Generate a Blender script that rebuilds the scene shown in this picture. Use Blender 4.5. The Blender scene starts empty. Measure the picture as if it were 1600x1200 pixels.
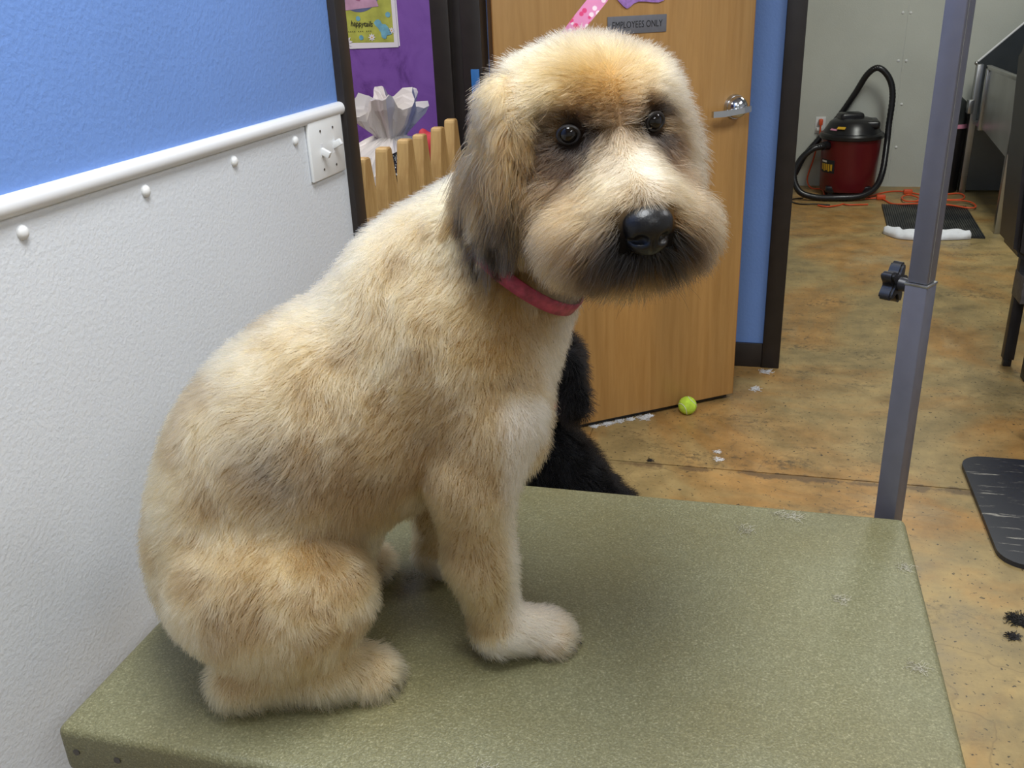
import bpy, bmesh, math, random
import numpy as np
from mathutils import Vector, Matrix, kdtree

scene = bpy.context.scene
COL = scene.collection
random.seed(7)
RNG = np.random.default_rng(7)

# ------------------------------------------------------------------ camera
CAMZ = 1.42
def _rot(p, r, y):
    cp, sp = math.cos(p), math.sin(p)
    up = np.array([0, -cp, -sp]); fw = np.array([0, -sp, cp]); rt = np.array([1., 0, 0])
    Y = math.cos(y)*fw + math.sin(y)*rt
    X = math.cos(y)*rt - math.sin(y)*fw
    c, s = math.cos(r), math.sin(r)
    Rr = np.array([[c, -s, 0], [s, c, 0], [0, 0, 1]])
    return np.array([Rr@X, Rr@Y, Rr@up])
RC = _rot(math.radians(23.05), math.radians(-2.42), math.radians(15.3))
cam_data = bpy.data.cameras.new('camera')
cam_data.sensor_width = 36.0
cam_data.lens = 36.0*1437/1600
cam_data.clip_start = 0.05
cam_data.clip_end = 60
cam = bpy.data.objects.new('camera', cam_data)
COL.objects.link(cam)
_m = Matrix.Identity(4)
for i in range(3):
    _m[i][0] = RC[i][0]; _m[i][1] = -RC[i][1]; _m[i][2] = -RC[i][2]
_m.translation = Vector((0, 0, CAMZ))
cam.matrix_world = _m
scene.camera = cam

# ------------------------------------------------------------------ world, lights, exposure
world = bpy.data.worlds.new('world'); scene.world = world
world.use_nodes = True
world.node_tree.nodes['Background'].inputs[0].default_value = (0.75, 0.85, 1, 1)
world.node_tree.nodes['Background'].inputs[1].default_value = 0.05
scene.view_settings.view_transform = 'Standard'
scene.view_settings.look = 'None'
scene.view_settings.gamma = 1.0
scene.view_settings.use_curve_mapping = False
scene.view_settings.exposure = 0.06

def area_light(name, loc, sx, sy, power, color=(1, 0.97, 0.92)):
    d = bpy.data.lights.new(name, 'AREA')
    d.shape = 'RECTANGLE'; d.size = sx; d.size_y = sy
    d.energy = power; d.color = color
    o = bpy.data.objects.new(name, d); COL.objects.link(o)
    o.location = loc
    return o
CEIL = 2.75
area_light('ceiling_lamp_light', (-0.15, 0.62, CEIL-0.06), 0.55, 1.15, 46, (0.95, 0.98, 1.0))
area_light('ceiling_lamp_light', (1.6, -0.9, CEIL-0.06), 0.55, 1.15, 22, (0.95, 0.98, 1.0))
area_light('ceiling_lamp_light', (1.6, 2.2, CEIL-0.06), 0.55, 1.15, 26, (0.97, 0.98, 1.0))
area_light('ceiling_lamp_light', (-1.9, 2.2, CEIL-0.06), 0.55, 1.15, 38, (1.0, 0.97, 0.92))
area_light('ceiling_lamp_light', (1.2, 5.2, CEIL-0.06), 0.55, 1.15, 40, (0.98, 1.0, 0.93))

# ------------------------------------------------------------------ helpers: materials
def new_mat(name):
    m = bpy.data.materials.new(name); m.use_nodes = True
    nt = m.node_tree; b = nt.nodes['Principled BSDF']
    return m, nt, b
def nd(nt, t, **kw):
    n = nt.nodes.new(t)
    for k, v in kw.items():
        if k in n.inputs: n.inputs[k].default_value = v
        else: setattr(n, k, v)
    return n
def ramp(nt, src, stops, interp='LINEAR'):
    r = nt.nodes.new('ShaderNodeValToRGB'); r.color_ramp.interpolation = interp
    el = r.color_ramp.elements
    while len(el) < len(stops): el.new(0.5)
    for e, (p, c) in zip(el, stops):
        e.position = p
        e.color = c if len(c) == 4 else (*c, 1)
    nt.links.new(src, r.inputs[0])
    return r
def coords(nt, scale=(1, 1, 1), rot=(0, 0, 0), kind='Object'):
    tc = nt.nodes.new('ShaderNodeTexCoord'); mp = nt.nodes.new('ShaderNodeMapping')
    mp.inputs['Scale'].default_value = scale; mp.inputs['Rotation'].default_value = rot
    nt.links.new(tc.outputs[kind], mp.inputs[0])
    return mp.outputs[0]
def mixc(nt, fac, a, b, blend='MIX'):
    n = nt.nodes.new('ShaderNodeMix'); n.data_type = 'RGBA'; n.blend_type = blend
    for sock, v in ((n.inputs[0], fac), (n.inputs[6], a), (n.inputs[7], b)):
        if hasattr(v, 'links') or hasattr(v, 'is_linked'): nt.links.new(v, sock)
        elif isinstance(v, (int, float)): sock.default_value = v
        else: sock.default_value = v if len(v) == 4 else (*v, 1)
    return n.outputs[2]
def bump(nt, b, h, strength, dist=0.002):
    n = nt.nodes.new('ShaderNodeBump'); n.inputs['Strength'].default_value = strength
    n.inputs['Distance'].default_value = dist
    nt.links.new(h, n.inputs['Height']); nt.links.new(n.outputs[0], b.inputs['Normal'])
def mat(name, col, rough=0.5, metal=0.0, var=0.0, vscale=8, bscale=0, bstr=0.3, bdist=0.001, spec=0.5, stretch=(1, 1, 1)):
    m, nt, b = new_mat(name)
    b.inputs['Roughness'].default_value = rough
    b.inputs['Metallic'].default_value = metal
    b.inputs['Specular IOR Level'].default_value = spec
    co = coords(nt, stretch)
    n = nd(nt, 'ShaderNodeTexNoise', Scale=vscale, Detail=5.0)
    nt.links.new(co, n.inputs['Vector'])
    dark = tuple(c*(1-var) for c in col); lite = tuple(min(1, c*(1+var)) for c in col)
    r = ramp(nt, n.outputs['Fac'], [(0.3, dark), (0.7, lite)])
    nt.links.new(r.outputs[0], b.inputs['Base Color'])
    if bscale:
        n2 = nd(nt, 'ShaderNodeTexNoise', Scale=bscale, Detail=3.0)
        nt.links.new(co, n2.inputs['Vector'])
        bump(nt, b, n2.outputs['Fac'], bstr, bdist)
    return m

# ------------------------------------------------------------------ helpers: geometry
def mesh_from(name, verts, faces, smooth=False):
    me = bpy.data.meshes.new(name)
    me.from_pydata([tuple(v) for v in verts], [], [tuple(f) for f in faces])
    me.validate(); me.update()
    if smooth: me.polygons.foreach_set('use_smooth', [True]*len(me.polygons))
    return me
def link(name, data, m=None, parent=None, loc=None):
    o = bpy.data.objects.new(name, data); COL.objects.link(o)
    if m is not None and hasattr(data, 'materials') and len(data.materials) == 0: data.materials.append(m)
    if loc is not None: o.location = loc
    if parent is not None:
        o.parent = parent
        o.matrix_parent_inverse = world_of(parent).inverted()
    return o
def world_of(o):
    w = o.matrix_basis.copy()
    while o.parent is not None:
        w = o.parent.matrix_basis @ o.matrix_parent_inverse @ w if False else (world_of(o.parent) @ o.matrix_parent_inverse @ w)
        break
    return w
def tag(o, label=None, cat=None, group=None, kind=None):
    if label: o['label'] = label
    if cat: o['category'] = cat
    if group: o['group'] = group
    if kind: o['kind'] = kind
    return o
def thing(name, label, cat, loc, group=None, kind=None):
    o = bpy.data.objects.new(name, None); COL.objects.link(o)
    o.empty_display_size = 0.05; o.location = loc
    return tag(o, label, cat, group, kind)

class MB:
    """collects shapes of ONE object in a bmesh (world coordinates)"""
    def __init__(s): s.bm = bmesh.new()
    def box(s, lo, hi, bevel=0.0, seg=2, M=None):
        lo = Vector(lo); hi = Vector(hi); c = (lo+hi)/2; d = hi-lo
        r = bmesh.ops.create_cube(s.bm, size=1)
        bmesh.ops.scale(s.bm, vec=d, verts=r['verts'])
        if bevel:
            es = list({e for v in r['verts'] for e in v.link_edges})
            rb = bmesh.ops.bevel(s.bm, geom=es, offset=bevel, segments=seg, affect='EDGES', profile=0.5)
            vs = list({v for f in rb['faces'] for v in f.verts})
            allv = set(vs)
            st = list(vs)
            while st:
                v = st.pop()
                for e in v.link_edges:
                    w = e.other_vert(v)
                    if w not in allv: allv.add(w); st.append(w)
            vs = list(allv)
        else: vs = r['verts']
        bmesh.ops.translate(s.bm, vec=c, verts=vs)
        if M is not None: bmesh.ops.transform(s.bm, matrix=M, verts=vs)
        return s
    def cyl(s, p0, p1, r0, r1=None, n=20, caps=True):
        p0 = Vector(p0); p1 = Vector(p1); d = p1-p0
        r1 = r0 if r1 is None else r1
        q = d.to_track_quat('Z', 'Y').to_matrix().to_4x4()
        M = Matrix.Translation((p0+p1)/2) @ q
        bmesh.ops.create_cone(s.bm, cap_ends=caps, segments=n, radius1=r0, radius2=r1, depth=d.length, matrix=M)
        return s
    def sphere(s, c, r, sc=(1, 1, 1), u=20, v=12, M=None):
        MM = Matrix.Translation(Vector(c)) @ (M or Matrix.Identity(4)) @ Matrix.Diagonal((sc[0], sc[1], sc[2], 1))
        bmesh.ops.create_uvsphere(s.bm, u_segments=u, v_segments=v, radius=r, matrix=MM)
        return s
    def prism(s, pts, axis, a, b, M=None):
        """polygon pts (2D) extruded along axis from a to b"""
        def P(p, t):
            if axis == 'x': return (t, p[0], p[1])
            if axis == 'y': return (p[0], t, p[1])
            return (p[0], p[1], t)
        v0 = [s.bm.verts.new(P(p, a)) for p in pts]; v1 = [s.bm.verts.new(P(p, b)) for p in pts]
        s.bm.faces.new(v0); s.bm.faces.new(v1[::-1])
        n = len(pts)
        for i in range(n): s.bm.faces.new((v0[i], v1[i], v1[(i+1) % n], v0[(i+1) % n]))
        if M is not None: bmesh.ops.transform(s.bm, matrix=M, verts=v0+v1)
        return s
    def tube(s, pts, r, n=10, closed=False, smooth=0):
        pts = [Vector(p) for p in pts]
        if smooth: pts = catmull(pts, smooth, closed)
        N = len(pts); rings = []
        prev = None
        for i, p in enumerate(pts):
            if closed: t = (pts[(i+1) % N]-pts[i-1])
            else: t = pts[min(i+1, N-1)]-pts[max(i-1, 0)]
            t.normalize()
            if prev is None:
                a = Vector((0, 0, 1)) if abs(t.z) < 0.9 else Vector((1, 0, 0))
                u = t.cross(a).normalized()
            else:
                u = (prev-t*prev.dot(t)).normalized()
            prev = u; w = t.cross(u)
            rr = r(i/(N-1)) if callable(r) else r
            rings.append([s.bm.verts.new(p+(u*math.cos(2*math.pi*k/n)+w*math.sin(2*math.pi*k/n))*rr) for k in range(n)])
        for i in range(N if closed else N-1):
            A, B = rings[i], rings[(i+1) % N]
            for k in range(n): s.bm.faces.new((A[k], A[(k+1) % n], B[(k+1) % n], B[k]))
        if not closed:
            s.bm.faces.new(rings[0][::-1]); s.bm.faces.new(rings[-1])
        return s
    def strip(s, pts, side, w, th):
        """flat band along pts, side = width direction per point"""
        rows = []
        N = len(pts)
        for i, p in enumerate(pts):
            p = Vector(p); t = (Vector(pts[min(i+1, N-1)])-Vector(pts[max(i-1, 0)])).normalized()
            sd = Vector(side[i] if isinstance(side, list) else side); sd = (sd-t*sd.dot(t)).normalized(); nn = t.cross(sd)
            rows.append([s.bm.verts.new(p+sd*a*w/2+nn*b*th/2) for a, b in ((-1, -1), (1, -1), (1, 1), (-1, 1))])
        for A, B in zip(rows, rows[1:]):
            for k in range(4): s.bm.faces.new((A[k], A[(k+1) % 4], B[(k+1) % 4], B[k]))
        s.bm.faces.new(rows[0][::-1]); s.bm.faces.new(rows[-1])
        return s
    def lathe(s, prof, c, n=32, caps=True):
        rings = []
        for (r, z) in prof:
            rings.append([s.bm.verts.new((c[0]+r*math.cos(2*math.pi*k/n), c[1]+r*math.sin(2*math.pi*k/n), c[2]+z)) for k in range(n)])
        for A, B in zip(rings, rings[1:]):
            for k in range(n): s.bm.faces.new((A[k], A[(k+1) % n], B[(k+1) % n], B[k]))
        if caps:
            s.bm.faces.new(rings[0][::-1]); s.bm.faces.new(rings[-1])
        return s
    def build(s, name, m, parent=None, smooth=False, angle=None):
        bmesh.ops.recalc_face_normals(s.bm, faces=s.bm.faces)
        me = bpy.data.meshes.new(name); s.bm.to_mesh(me); s.bm.free()
        if smooth:
            me.polygons.foreach_set('use_smooth', [True]*len(me.polygons))
            me.set_sharp_from_angle(angle=math.radians(angle or 40))
        return link(name, me, m, parent)
def catmull(pts, k, closed=False):
    out = []; N = len(pts)
    rng = range(N) if closed else range(N-1)
    for i in rng:
        if closed: p0, p1, p2, p3 = pts[i-1], pts[i], pts[(i+1) % N], pts[(i+2) % N]
        else: p0, p1, p2, p3 = pts[max(i-1, 0)], pts[i], pts[i+1], pts[min(i+2, N-1)]
        for j in range(k):
            t = j/k
            out.append(0.5*((2*p1)+(p2-p0)*t+(2*p0-5*p1+4*p2-p3)*t*t+(3*p1-p0-3*p2+p3)*t**3))
    if not closed: out.append(pts[-1])
    return out
def box(name, lo, hi, m, parent=None, bevel=0.0, M=None):
    return MB().box(lo, hi, bevel, M=M).build(name, m, parent, smooth=bevel > 0)
def text_obj(name, txt, size, M, m, parent, ext=0.0006, shear=0.0, align='CENTER'):
    c = bpy.data.curves.new(name, 'FONT'); c.body = txt; c.size = size; c.extrude = ext
    c.align_x = align; c.align_y = 'CENTER'; c.shear = shear; c.resolution_u = 3
    t = bpy.data.objects.new('tmp', c); COL.objects.link(t)
    dg = bpy.context.evaluated_depsgraph_get()
    me = bpy.data.meshes.new_from_object(t.evaluated_get(dg))
    bpy.data.objects.remove(t); bpy.data.curves.remove(c)
    me.transform(M); me.materials.clear()
    return link(name, me, m, parent)
def frame_matrix(o, x, y):
    """4x4 with given origin, x and y axes"""
    x = Vector(x).normalized(); y = Vector(y); y = (y-x*y.dot(x)).normalized(); z = x.cross(y)
    M = Matrix.Identity(4)
    for i in range(3): M[i][0] = x[i]; M[i][1] = y[i]; M[i][2] = z[i]; M[i][3] = o[i]
    return M

# value noise on a lattice (numpy)
_LAT = np.random.default_rng(3).random((64, 64, 64))
def vnoise(P, scale, seed=0):
    Q = np.asarray(P)*scale + np.array([11.3, 5.7, 23.1])*(seed+1)
    i = np.floor(Q).astype(int); f = Q-i; f = f*f*(3-2*f)
    out = 0
    for dx in (0, 1):
        for dy in (0, 1):
            for dz in (0, 1):
                w = (f[:, 0] if dx else 1-f[:, 0])*(f[:, 1] if dy else 1-f[:, 1])*(f[:, 2] if dz else 1-f[:, 2])
                out = out + w*_LAT[(i[:, 0]+dx) % 64, (i[:, 1]+dy) % 64, (i[:, 2]+dz) % 64]
    return out

# ------------------------------------------------------------------ helpers: sculpting by distance field
def d_prim(p, pr):
    if pr['t'] == 'c':
        a, b = pr['a'], pr['b']; ba = b-a
        t = np.clip(((p-a)@ba)/(ba@ba), 0, 1)
        return np.linalg.norm(p-(a+t[:, None]*ba), axis=1)-(pr['r0']*(1-t)+pr['r1']*t)
    q = (p-pr['c'])@pr['M'].T
    r = pr['r']
    k0 = np.linalg.norm(q/r, axis=1); k1 = np.linalg.norm(q/(r*r), axis=1)+1e-9
    return k0*(k0-1)/k1
def ell(c, r, axes=None, k=0.03, tag='body'):
    M = np.eye(3) if axes is None else np.array([np.asarray(a, float)/np.linalg.norm(a) for a in axes])
    return dict(t='e', c=np.array(c, float), r=np.array(r, float), M=M, k=k, tag=tag)
def cap(a, b, r0, r1, k=0.03, tag='body'):
    return dict(t='c', a=np.array(a, float), b=np.array(b, float), r0=r0, r1=r1, k=k, tag=tag)
def field(p, prims, neg=()):
    d = None
    for pr in prims:
        e = d_prim(p, pr)
        if d is None: d = e
        else:
            k = pr['k']; h = np.clip(0.5+0.5*(d-e)/k, 0, 1)
            d = d*(1-h)+e*h-k*h*(1-h)
    for pr in neg:
        e = -d_prim(p, pr); k = pr['k']
        h = np.clip(0.5+0.5*(e-d)/k, 0, 1)
        d = d*(1-h)+e*h+k*h*(1-h)
    return d
def surface_nets(fn, lo, hi, h):
    lo = np.array(lo, float); n = np.ceil((np.array(hi)-lo)/h).astype(int)+1
    g = np.stack(np.meshgrid(*[np.arange(k) for k in n], indexing='ij'), -1).reshape(-1, 3)*h+lo
    V = np.concatenate([fn(c) for c in np.array_split(g, max(1, len(g)//300000))]).reshape(n)
    S = V < 0
    acc = np.zeros(tuple(n-1)+(3,)); cnt = np.zeros(tuple(n-1))
    offs = [(0, 0, 0), (1, 0, 0), (0, 1, 0), (1, 1, 0), (0, 0, 1), (1, 0, 1), (0, 1, 1), (1, 1, 1)]
    def sub(A, o): return A[o[0]:n[0]-1+o[0], o[1]:n[1]-1+o[1], o[2]:n[2]-1+o[2]]
    for a in offs:
        for ax in range(3):
            if a[ax]: continue
            b = list(a); b[ax] = 1
            va, vb = sub(V, a), sub(V, b)
            m = (va < 0) != (vb < 0)
            t = np.where(m, va/(va-vb+1e-20), 0)
            for j in range(3): acc[..., j] += np.where(m, a[j]+(t if j == ax else 0), 0)
            cnt += m
    act = cnt > 0
    idx = -np.ones(tuple(n-1), int); idx[act] = np.arange(act.sum())
    ijk = np.argwhere(act)
    verts = lo+h*(ijk+acc[act]/cnt[act][:, None])
    faces = []
    for ax in range(3):
        A = [slice(None)]*3; B = [slice(None)]*3
        A[ax] = slice(0, n[ax]-1); B[ax] = slice(1, n[ax])
        ed = np.argwhere(S[tuple(A)] != S[tuple(B)])
        u, v = (ax+1) % 3, (ax+2) % 3
        ok = (ed[:, u] > 0) & (ed[:, v] > 0) & (ed[:, u] < n[u]-1) & (ed[:, v] < n[v]-1)
        ed = ed[ok]
        q = []
        for du, dv in ((-1, -1), (0, -1), (0, 0), (-1, 0)):
            e = ed.copy(); e[:, u] += du; e[:, v] += dv
            q.append(idx[e[:, 0], e[:, 1], e[:, 2]])
        q = np.stack(q, 1)
        fl = ~S[tuple(A)][ed[:, 0], ed[:, 1], ed[:, 2]]
        q[fl] = q[fl][:, ::-1]
        faces.append(q)
    return verts, np.concatenate(faces)
def np_mesh(name, verts, faces, smooth=True):
    me = bpy.data.meshes.new(name)
    me.vertices.add(len(verts)); me.vertices.foreach_set('co', verts.astype(np.float32).ravel())
    k = faces.shape[1]
    me.loops.add(len(faces)*k); me.loops.foreach_set('vertex_index', faces.astype(np.int32).ravel())
    me.polygons.add(len(faces)); me.polygons.foreach_set('loop_start', np.arange(0, len(faces)*k, k, dtype=np.int32))
    me.update(calc_edges=True); me.validate()
    if smooth: me.polygons.foreach_set('use_smooth', [True]*len(me.polygons))
    return me
def laplacian(verts, faces, it=2, lam=0.5):
    e = np.concatenate([faces[:, [0, 1]], faces[:, [1, 2]], faces[:, [2, 3]], faces[:, [3, 0]]])
    e = np.concatenate([e, e[:, ::-1]])
    deg = np.bincount(e[:, 0], minlength=len(verts))[:, None]
    for _ in range(it):
        s = np.zeros_like(verts)
        for j in range(3): s[:, j] = np.bincount(e[:, 0], weights=verts[e[:, 1], j], minlength=len(verts))
        verts = verts+lam*(s/np.maximum(deg, 1)-verts)
    return verts
def sample_surface(verts, faces, n, weight=None):
    T = np.concatenate([faces[:, [0, 1, 2]], faces[:, [0, 2, 3]]])
    a, b, c = verts[T[:, 0]], verts[T[:, 1]], verts[T[:, 2]]
    cr = np.cross(b-a, c-a); ar = np.linalg.norm(cr, axis=1)
    if weight is not None: ar = ar*weight((a+b+c)/3)
    cd = np.cumsum(ar); i = np.searchsorted(cd, RNG.random(n)*cd[-1])
    i = np.minimum(i, len(T)-1)
    u, v = RNG.random(n), RNG.random(n); f = u+v > 1; u[f], v[f] = 1-u[f], 1-v[f]
    return a[i]+u[:, None]*(b-a)[i]+v[:, None]*(c-a)[i]
def grad(fn, p, e=0.002):
    g = np.stack([fn(p+np.eye(3)[j]*e)-fn(p-np.eye(3)[j]*e) for j in range(3)], 1)
    return g/(np.linalg.norm(g, axis=1, keepdims=True)+1e-9)
def unit(v): return v/(np.linalg.norm(v, axis=1, keepdims=True)+1e-9)
def hair_object(name, pts, colr, r_root, r_tip, m, parent):
    """pts (N,K,3) strand points, colr (N,3) strand colours"""
    N, K = pts.shape[:2]
    hc = bpy.data.hair_curves.new(name)
    hc.add_curves([K]*N)
    hc.attributes['position'].data.foreach_set('vector', pts.astype(np.float32).ravel())
    t = np.linspace(0, 1, K)
    rr = np.repeat((r_root*(1-t)+r_tip*t)[None, :], N, 0) if np.isscalar(r_root) else (r_root[:, None]*(1-t)+r_tip*t)
    ra = hc.attributes.get('radius') or hc.attributes.new('radius', 'FLOAT', 'POINT')
    ra.data.foreach_set('value', rr.astype(np.float32).ravel())
    ca = hc.attributes.new('fur_color', 'FLOAT_COLOR', 'CURVE')
    ca.data.foreach_set('color', np.concatenate([colr, np.ones((N, 1))], 1).astype(np.float32).ravel())
    hc.materials.append(m)
    return link(name, hc, None, parent)

# ================================================================== materials
def m_floor():
    m, nt, b = new_mat('stained_concrete')
    co = coords(nt)
    n1 = nd(nt, 'ShaderNodeTexNoise', Scale=1.1, Detail=6.0, Roughness=0.6, Distortion=0.6); nt.links.new(co, n1.inputs['Vector'])
    n2 = nd(nt, 'ShaderNodeTexNoise', Scale=6.0, Detail=8.0, Roughness=0.7); nt.links.new(co, n2.inputs['Vector'])
    c1 = ramp(nt, n1.outputs['Fac'], [(0.30, (0.26, 0.21, 0.105)), (0.45, (0.39, 0.29, 0.13)), (0.56, (0.42, 0.24, 0.08)), (0.70, (0.42, 0.35, 0.20))])
    c2 = ramp(nt, n2.outputs['Fac'], [(0.3, (0.42, 0.42, 0.40)), (0.65, (1.15, 1.12, 1.05))])
    c = mixc(nt, 0.8, c1.outputs[0], c2.outputs[0], 'MULTIPLY')
    # worn dark scuffs
    sc = coords(nt, (1.0, 2.6, 1))
    n3 = nd(nt, 'ShaderNodeTexNoise', Scale=2.2, Detail=9.0, Roughness=0.72, Distortion=0.3); nt.links.new(sc, n3.inputs['Vector'])
    r3 = ramp(nt, n3.outputs['Fac'], [(0.53, (0, 0, 0)), (0.62, (1, 1, 1))])
    n4 = nd(nt, 'ShaderNodeTexNoise', Scale=40.0, Detail=6.0, Roughness=0.75); nt.links.new(co, n4.inputs['Vector'])
    r4 = ramp(nt, n4.outputs['Fac'], [(0.45, (0, 0, 0)), (0.6, (1, 1, 1))])
    f = mixc(nt, 1.0, r3.outputs[0], r4.outputs[0], 'MULTIPLY')
    f2 = mixc(nt, 1.0, f, (0.75, 0.75, 0.75), 'MULTIPLY')
    c = mixc(nt, f2, c, (0.085, 0.068, 0.04))
    # wear along the saw-cut joint
    sx = nt.nodes.new('ShaderNodeSeparateXYZ'); tcj = nt.nodes.new('ShaderNodeTexCoord'); nt.links.new(tcj.outputs['Object'], sx.inputs[0])
    ma = nt.nodes.new('ShaderNodeMath'); ma.operation = 'SUBTRACT'; nt.links.new(sx.outputs['Y'], ma.inputs[0]); ma.inputs[1].default_value = 2.64
    mb_ = nt.nodes.new('ShaderNodeMath'); mb_.operation = 'ABSOLUTE'; nt.links.new(ma.outputs[0], mb_.inputs[0])
    mr = nd(nt, 'ShaderNodeMapRange'); nt.links.new(mb_.outputs[0], mr.inputs[0])
    mr.inputs[1].default_value = 0.0; mr.inputs[2].default_value = 0.10; mr.inputs[3].default_value = 0.62; mr.inputs[4].default_value = 0.0
    nj = nd(nt, 'ShaderNodeTexNoise', Scale=9.0, Detail=8.0, Roughness=0.7); nt.links.new(co, nj.inputs['Vector'])
    mm = nt.nodes.new('ShaderNodeMath'); mm.operation = 'MULTIPLY'; nt.links.new(mr.outputs[0], mm.inputs[0]); nt.links.new(nj.outputs['Fac'], mm.inputs[1])
    rj = ramp(nt, mm.outputs[0], [(0.24, (0, 0, 0)), (0.30, (0.8, 0.8, 0.8))])
    c = mixc(nt, rj.outputs[0], c, (0.13, 0.085, 0.045))
    # specks
    n5 = nd(nt, 'ShaderNodeTexNoise', Scale=75.0, Detail=3.0, Roughness=0.6); nt.links.new(co, n5.inputs['Vector'])
    r5 = ramp(nt, n5.outputs['Fac'], [(0.63, (0, 0, 0)), (0.68, (1, 1, 1))])
    c = mixc(nt, r5.outputs[0], c, (0.07, 0.055, 0.035))
    # hairline cracks
    dv = nd(nt, 'ShaderNodeTexNoise', Scale=3.0, Detail=4.0); nt.links.new(co, dv.inputs['Vector'])
    va = nt.nodes.new('ShaderNodeVectorMath'); va.operation = 'MULTIPLY_ADD'
    nt.links.new(dv.outputs['Color'], va.inputs[0]); va.inputs[1].default_value = (0.5, 0.5, 0); nt.links.new(co, va.inputs[2])
    vo = nd(nt, 'ShaderNodeTexVoronoi', feature='DISTANCE_TO_EDGE', Scale=1.7); nt.links.new(va.outputs[0], vo.inputs['Vector'])
    r6 = ramp(nt, vo.outputs['Distance'], [(0.0, (0.35, 0.35, 0.35)), (0.004, (0, 0, 0))])
    c = mixc(nt, r6.outputs[0], c, (0.12, 0.085, 0.045))
    nt.links.new(c, b.inputs['Base Color'])
    rr = ramp(nt, n2.outputs['Fac'], [(0.3, (0.32, 0.32, 0.32)), (0.7, (0.5, 0.5, 0.5))])
    nt.links.new(rr.outputs[0], b.inputs['Roughness'])
    bump(nt, b, n2.outputs['Fac'], 0.25, 0.002)
    b.inputs['Specular IOR Level'].default_value = 0.32
    return m
def m_plaster(name, col, scale=130, strength=0.5, dist=0.002, rough=0.6, var=0.05):
    m, nt, b = new_mat(name)
    co = coords(nt)
    n = nd(nt, 'ShaderNodeTexNoise', Scale=scale, Detail=3.0, Roughness=0.55); nt.links.new(co, n.inputs['Vector'])
    n2 = nd(nt, 'ShaderNodeTexNoise', Scale=3.0, Detail=3.0); nt.links.new(co, n2.inputs['Vector'])
    r = ramp(nt, n2.outputs['Fac'], [(0.3, tuple(c*(1-var) for c in col)), (0.7, tuple(c*(1+var) for c in col))])
    nt.links.new(r.outputs[0], b.inputs['Base Color'])
    b.inputs['Roughness'].default_value = rough
    bump(nt, b, n.outputs['Fac'], strength, dist)
    return m
def m_wood(name, c0, c1, rough=0.4, sx=14.0, sz=0.9):
    m, nt, b = new_mat(name)
    co = coords(nt, (sx, sx, sz))
    n = nd(nt, 'ShaderNodeTexNoise', Scale=3.2, Detail=7.0, Roughness=0.62, Distortion=0.5); nt.links.new(co, n.inputs['Vector'])
    r = ramp(nt, n.outputs['Fac'], [(0.32, c0), (0.62, c1)])
    co2 = coords(nt, (sx*0.12, sx*0.12, sz*0.25))
    n2 = nd(nt, 'ShaderNodeTexNoise', Scale=2.5, Detail=3.0); nt.links.new(co2, n2.inputs['Vector'])
    r2 = ramp(nt, n2.outputs['Fac'], [(0.35, (0.85, 0.85, 0.85)), (0.65, (1.08, 1.05, 1.0))])
    nt.links.new(mixc(nt, 1.0, r.outputs[0], r2.outputs[0], 'MULTIPLY'), b.inputs['Base Color'])
    b.inputs['Roughness'].default_value = rough
    bump(nt, b, n.outputs['Fac'], 0.08, 0.001)
    return m
def m_purple():
    m, nt, b = new_mat('purple_sponged_paint')
    co = coords(nt)
    n = nd(nt, 'ShaderNodeTexNoise', Scale=5.0, Detail=6.0, Roughness=0.65, Distortion=1.2); nt.links.new(co, n.inputs['Vector'])
    r = ramp(nt, n.outputs['Fac'], [(0.30, (0.10, 0.03, 0.19)), (0.44, (0.19, 0.075, 0.34)), (0.7, (0.23, 0.10, 0.40))])
    nt.links.new(r.outputs[0], b.inputs['Base Color']); b.inputs['Roughness'].default_value = 0.55
    return m
def m_tabletop():
    m, nt, b = new_mat('green_rubber_matting')
    co = coords(nt)
    n = nd(nt, 'ShaderNodeTexNoise', Scale=420.0, Detail=2.0, Roughness=0.6); nt.links.new(co, n.inputs['Vector'])
    n2 = nd(nt, 'ShaderNodeTexNoise', Scale=5.0, Detail=5.0, Roughness=0.6); nt.links.new(co, n2.inputs['Vector'])
    r = ramp(nt, n.outputs['Fac'], [(0.35, (0.142, 0.135, 0.068)), (0.6, (0.205, 0.197, 0.106)), (0.8, (0.38, 0.365, 0.23))])
    r2 = ramp(nt, n2.outputs['Fac'], [(0.3, (0.92, 0.87, 0.75)), (0.6, (1.04, 1.04, 1.04))])
    nt.links.new(mixc(nt, 1.0, r.outputs[0], r2.outputs[0], 'MULTIPLY'), b.inputs['Base Color'])
    b.inputs['Roughness'].default_value = 0.42
    bump(nt, b, n.outputs['Fac'], 0.8, 0.0012)
    return m
def m_streak_mat():
    m, nt, b = new_mat('black_marbled_mat')
    co = coords(nt, (2.0, 22, 1))
    n = nd(nt, 'ShaderNodeTexNoise', Scale=3.0, Detail=6.0, Roughness=0.75); nt.links.new(co, n.inputs['Vector'])
    r = ramp(nt, n.outputs['Fac'], [(0.585, (0.018, 0.02, 0.028)), (0.62, (0.20, 0.19, 0.17)), (0.70, (0.5, 0.48, 0.40))])
    nt.links.new(r.outputs[0], b.inputs['Base Color']); b.inputs['Roughness'].default_value = 0.42
    return m
def m_ribbed():
    m, nt, b = new_mat('ribbed_black_rubber')
    co = coords(nt)
    n2 = nd(nt, 'ShaderNodeTexNoise', Scale=6.0, Detail=4.0); nt.links.new(co, n2.inputs['Vector'])
    r = ramp(nt, n2.outputs['Fac'], [(0.45, (0.016, 0.018, 0.02)), (0.75, (0.07, 0.07, 0.06))])
    nt.links.new(r.outputs[0], b.inputs['Base Color']); b.inputs['Roughness'].default_value = 0.5
    return m
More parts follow.
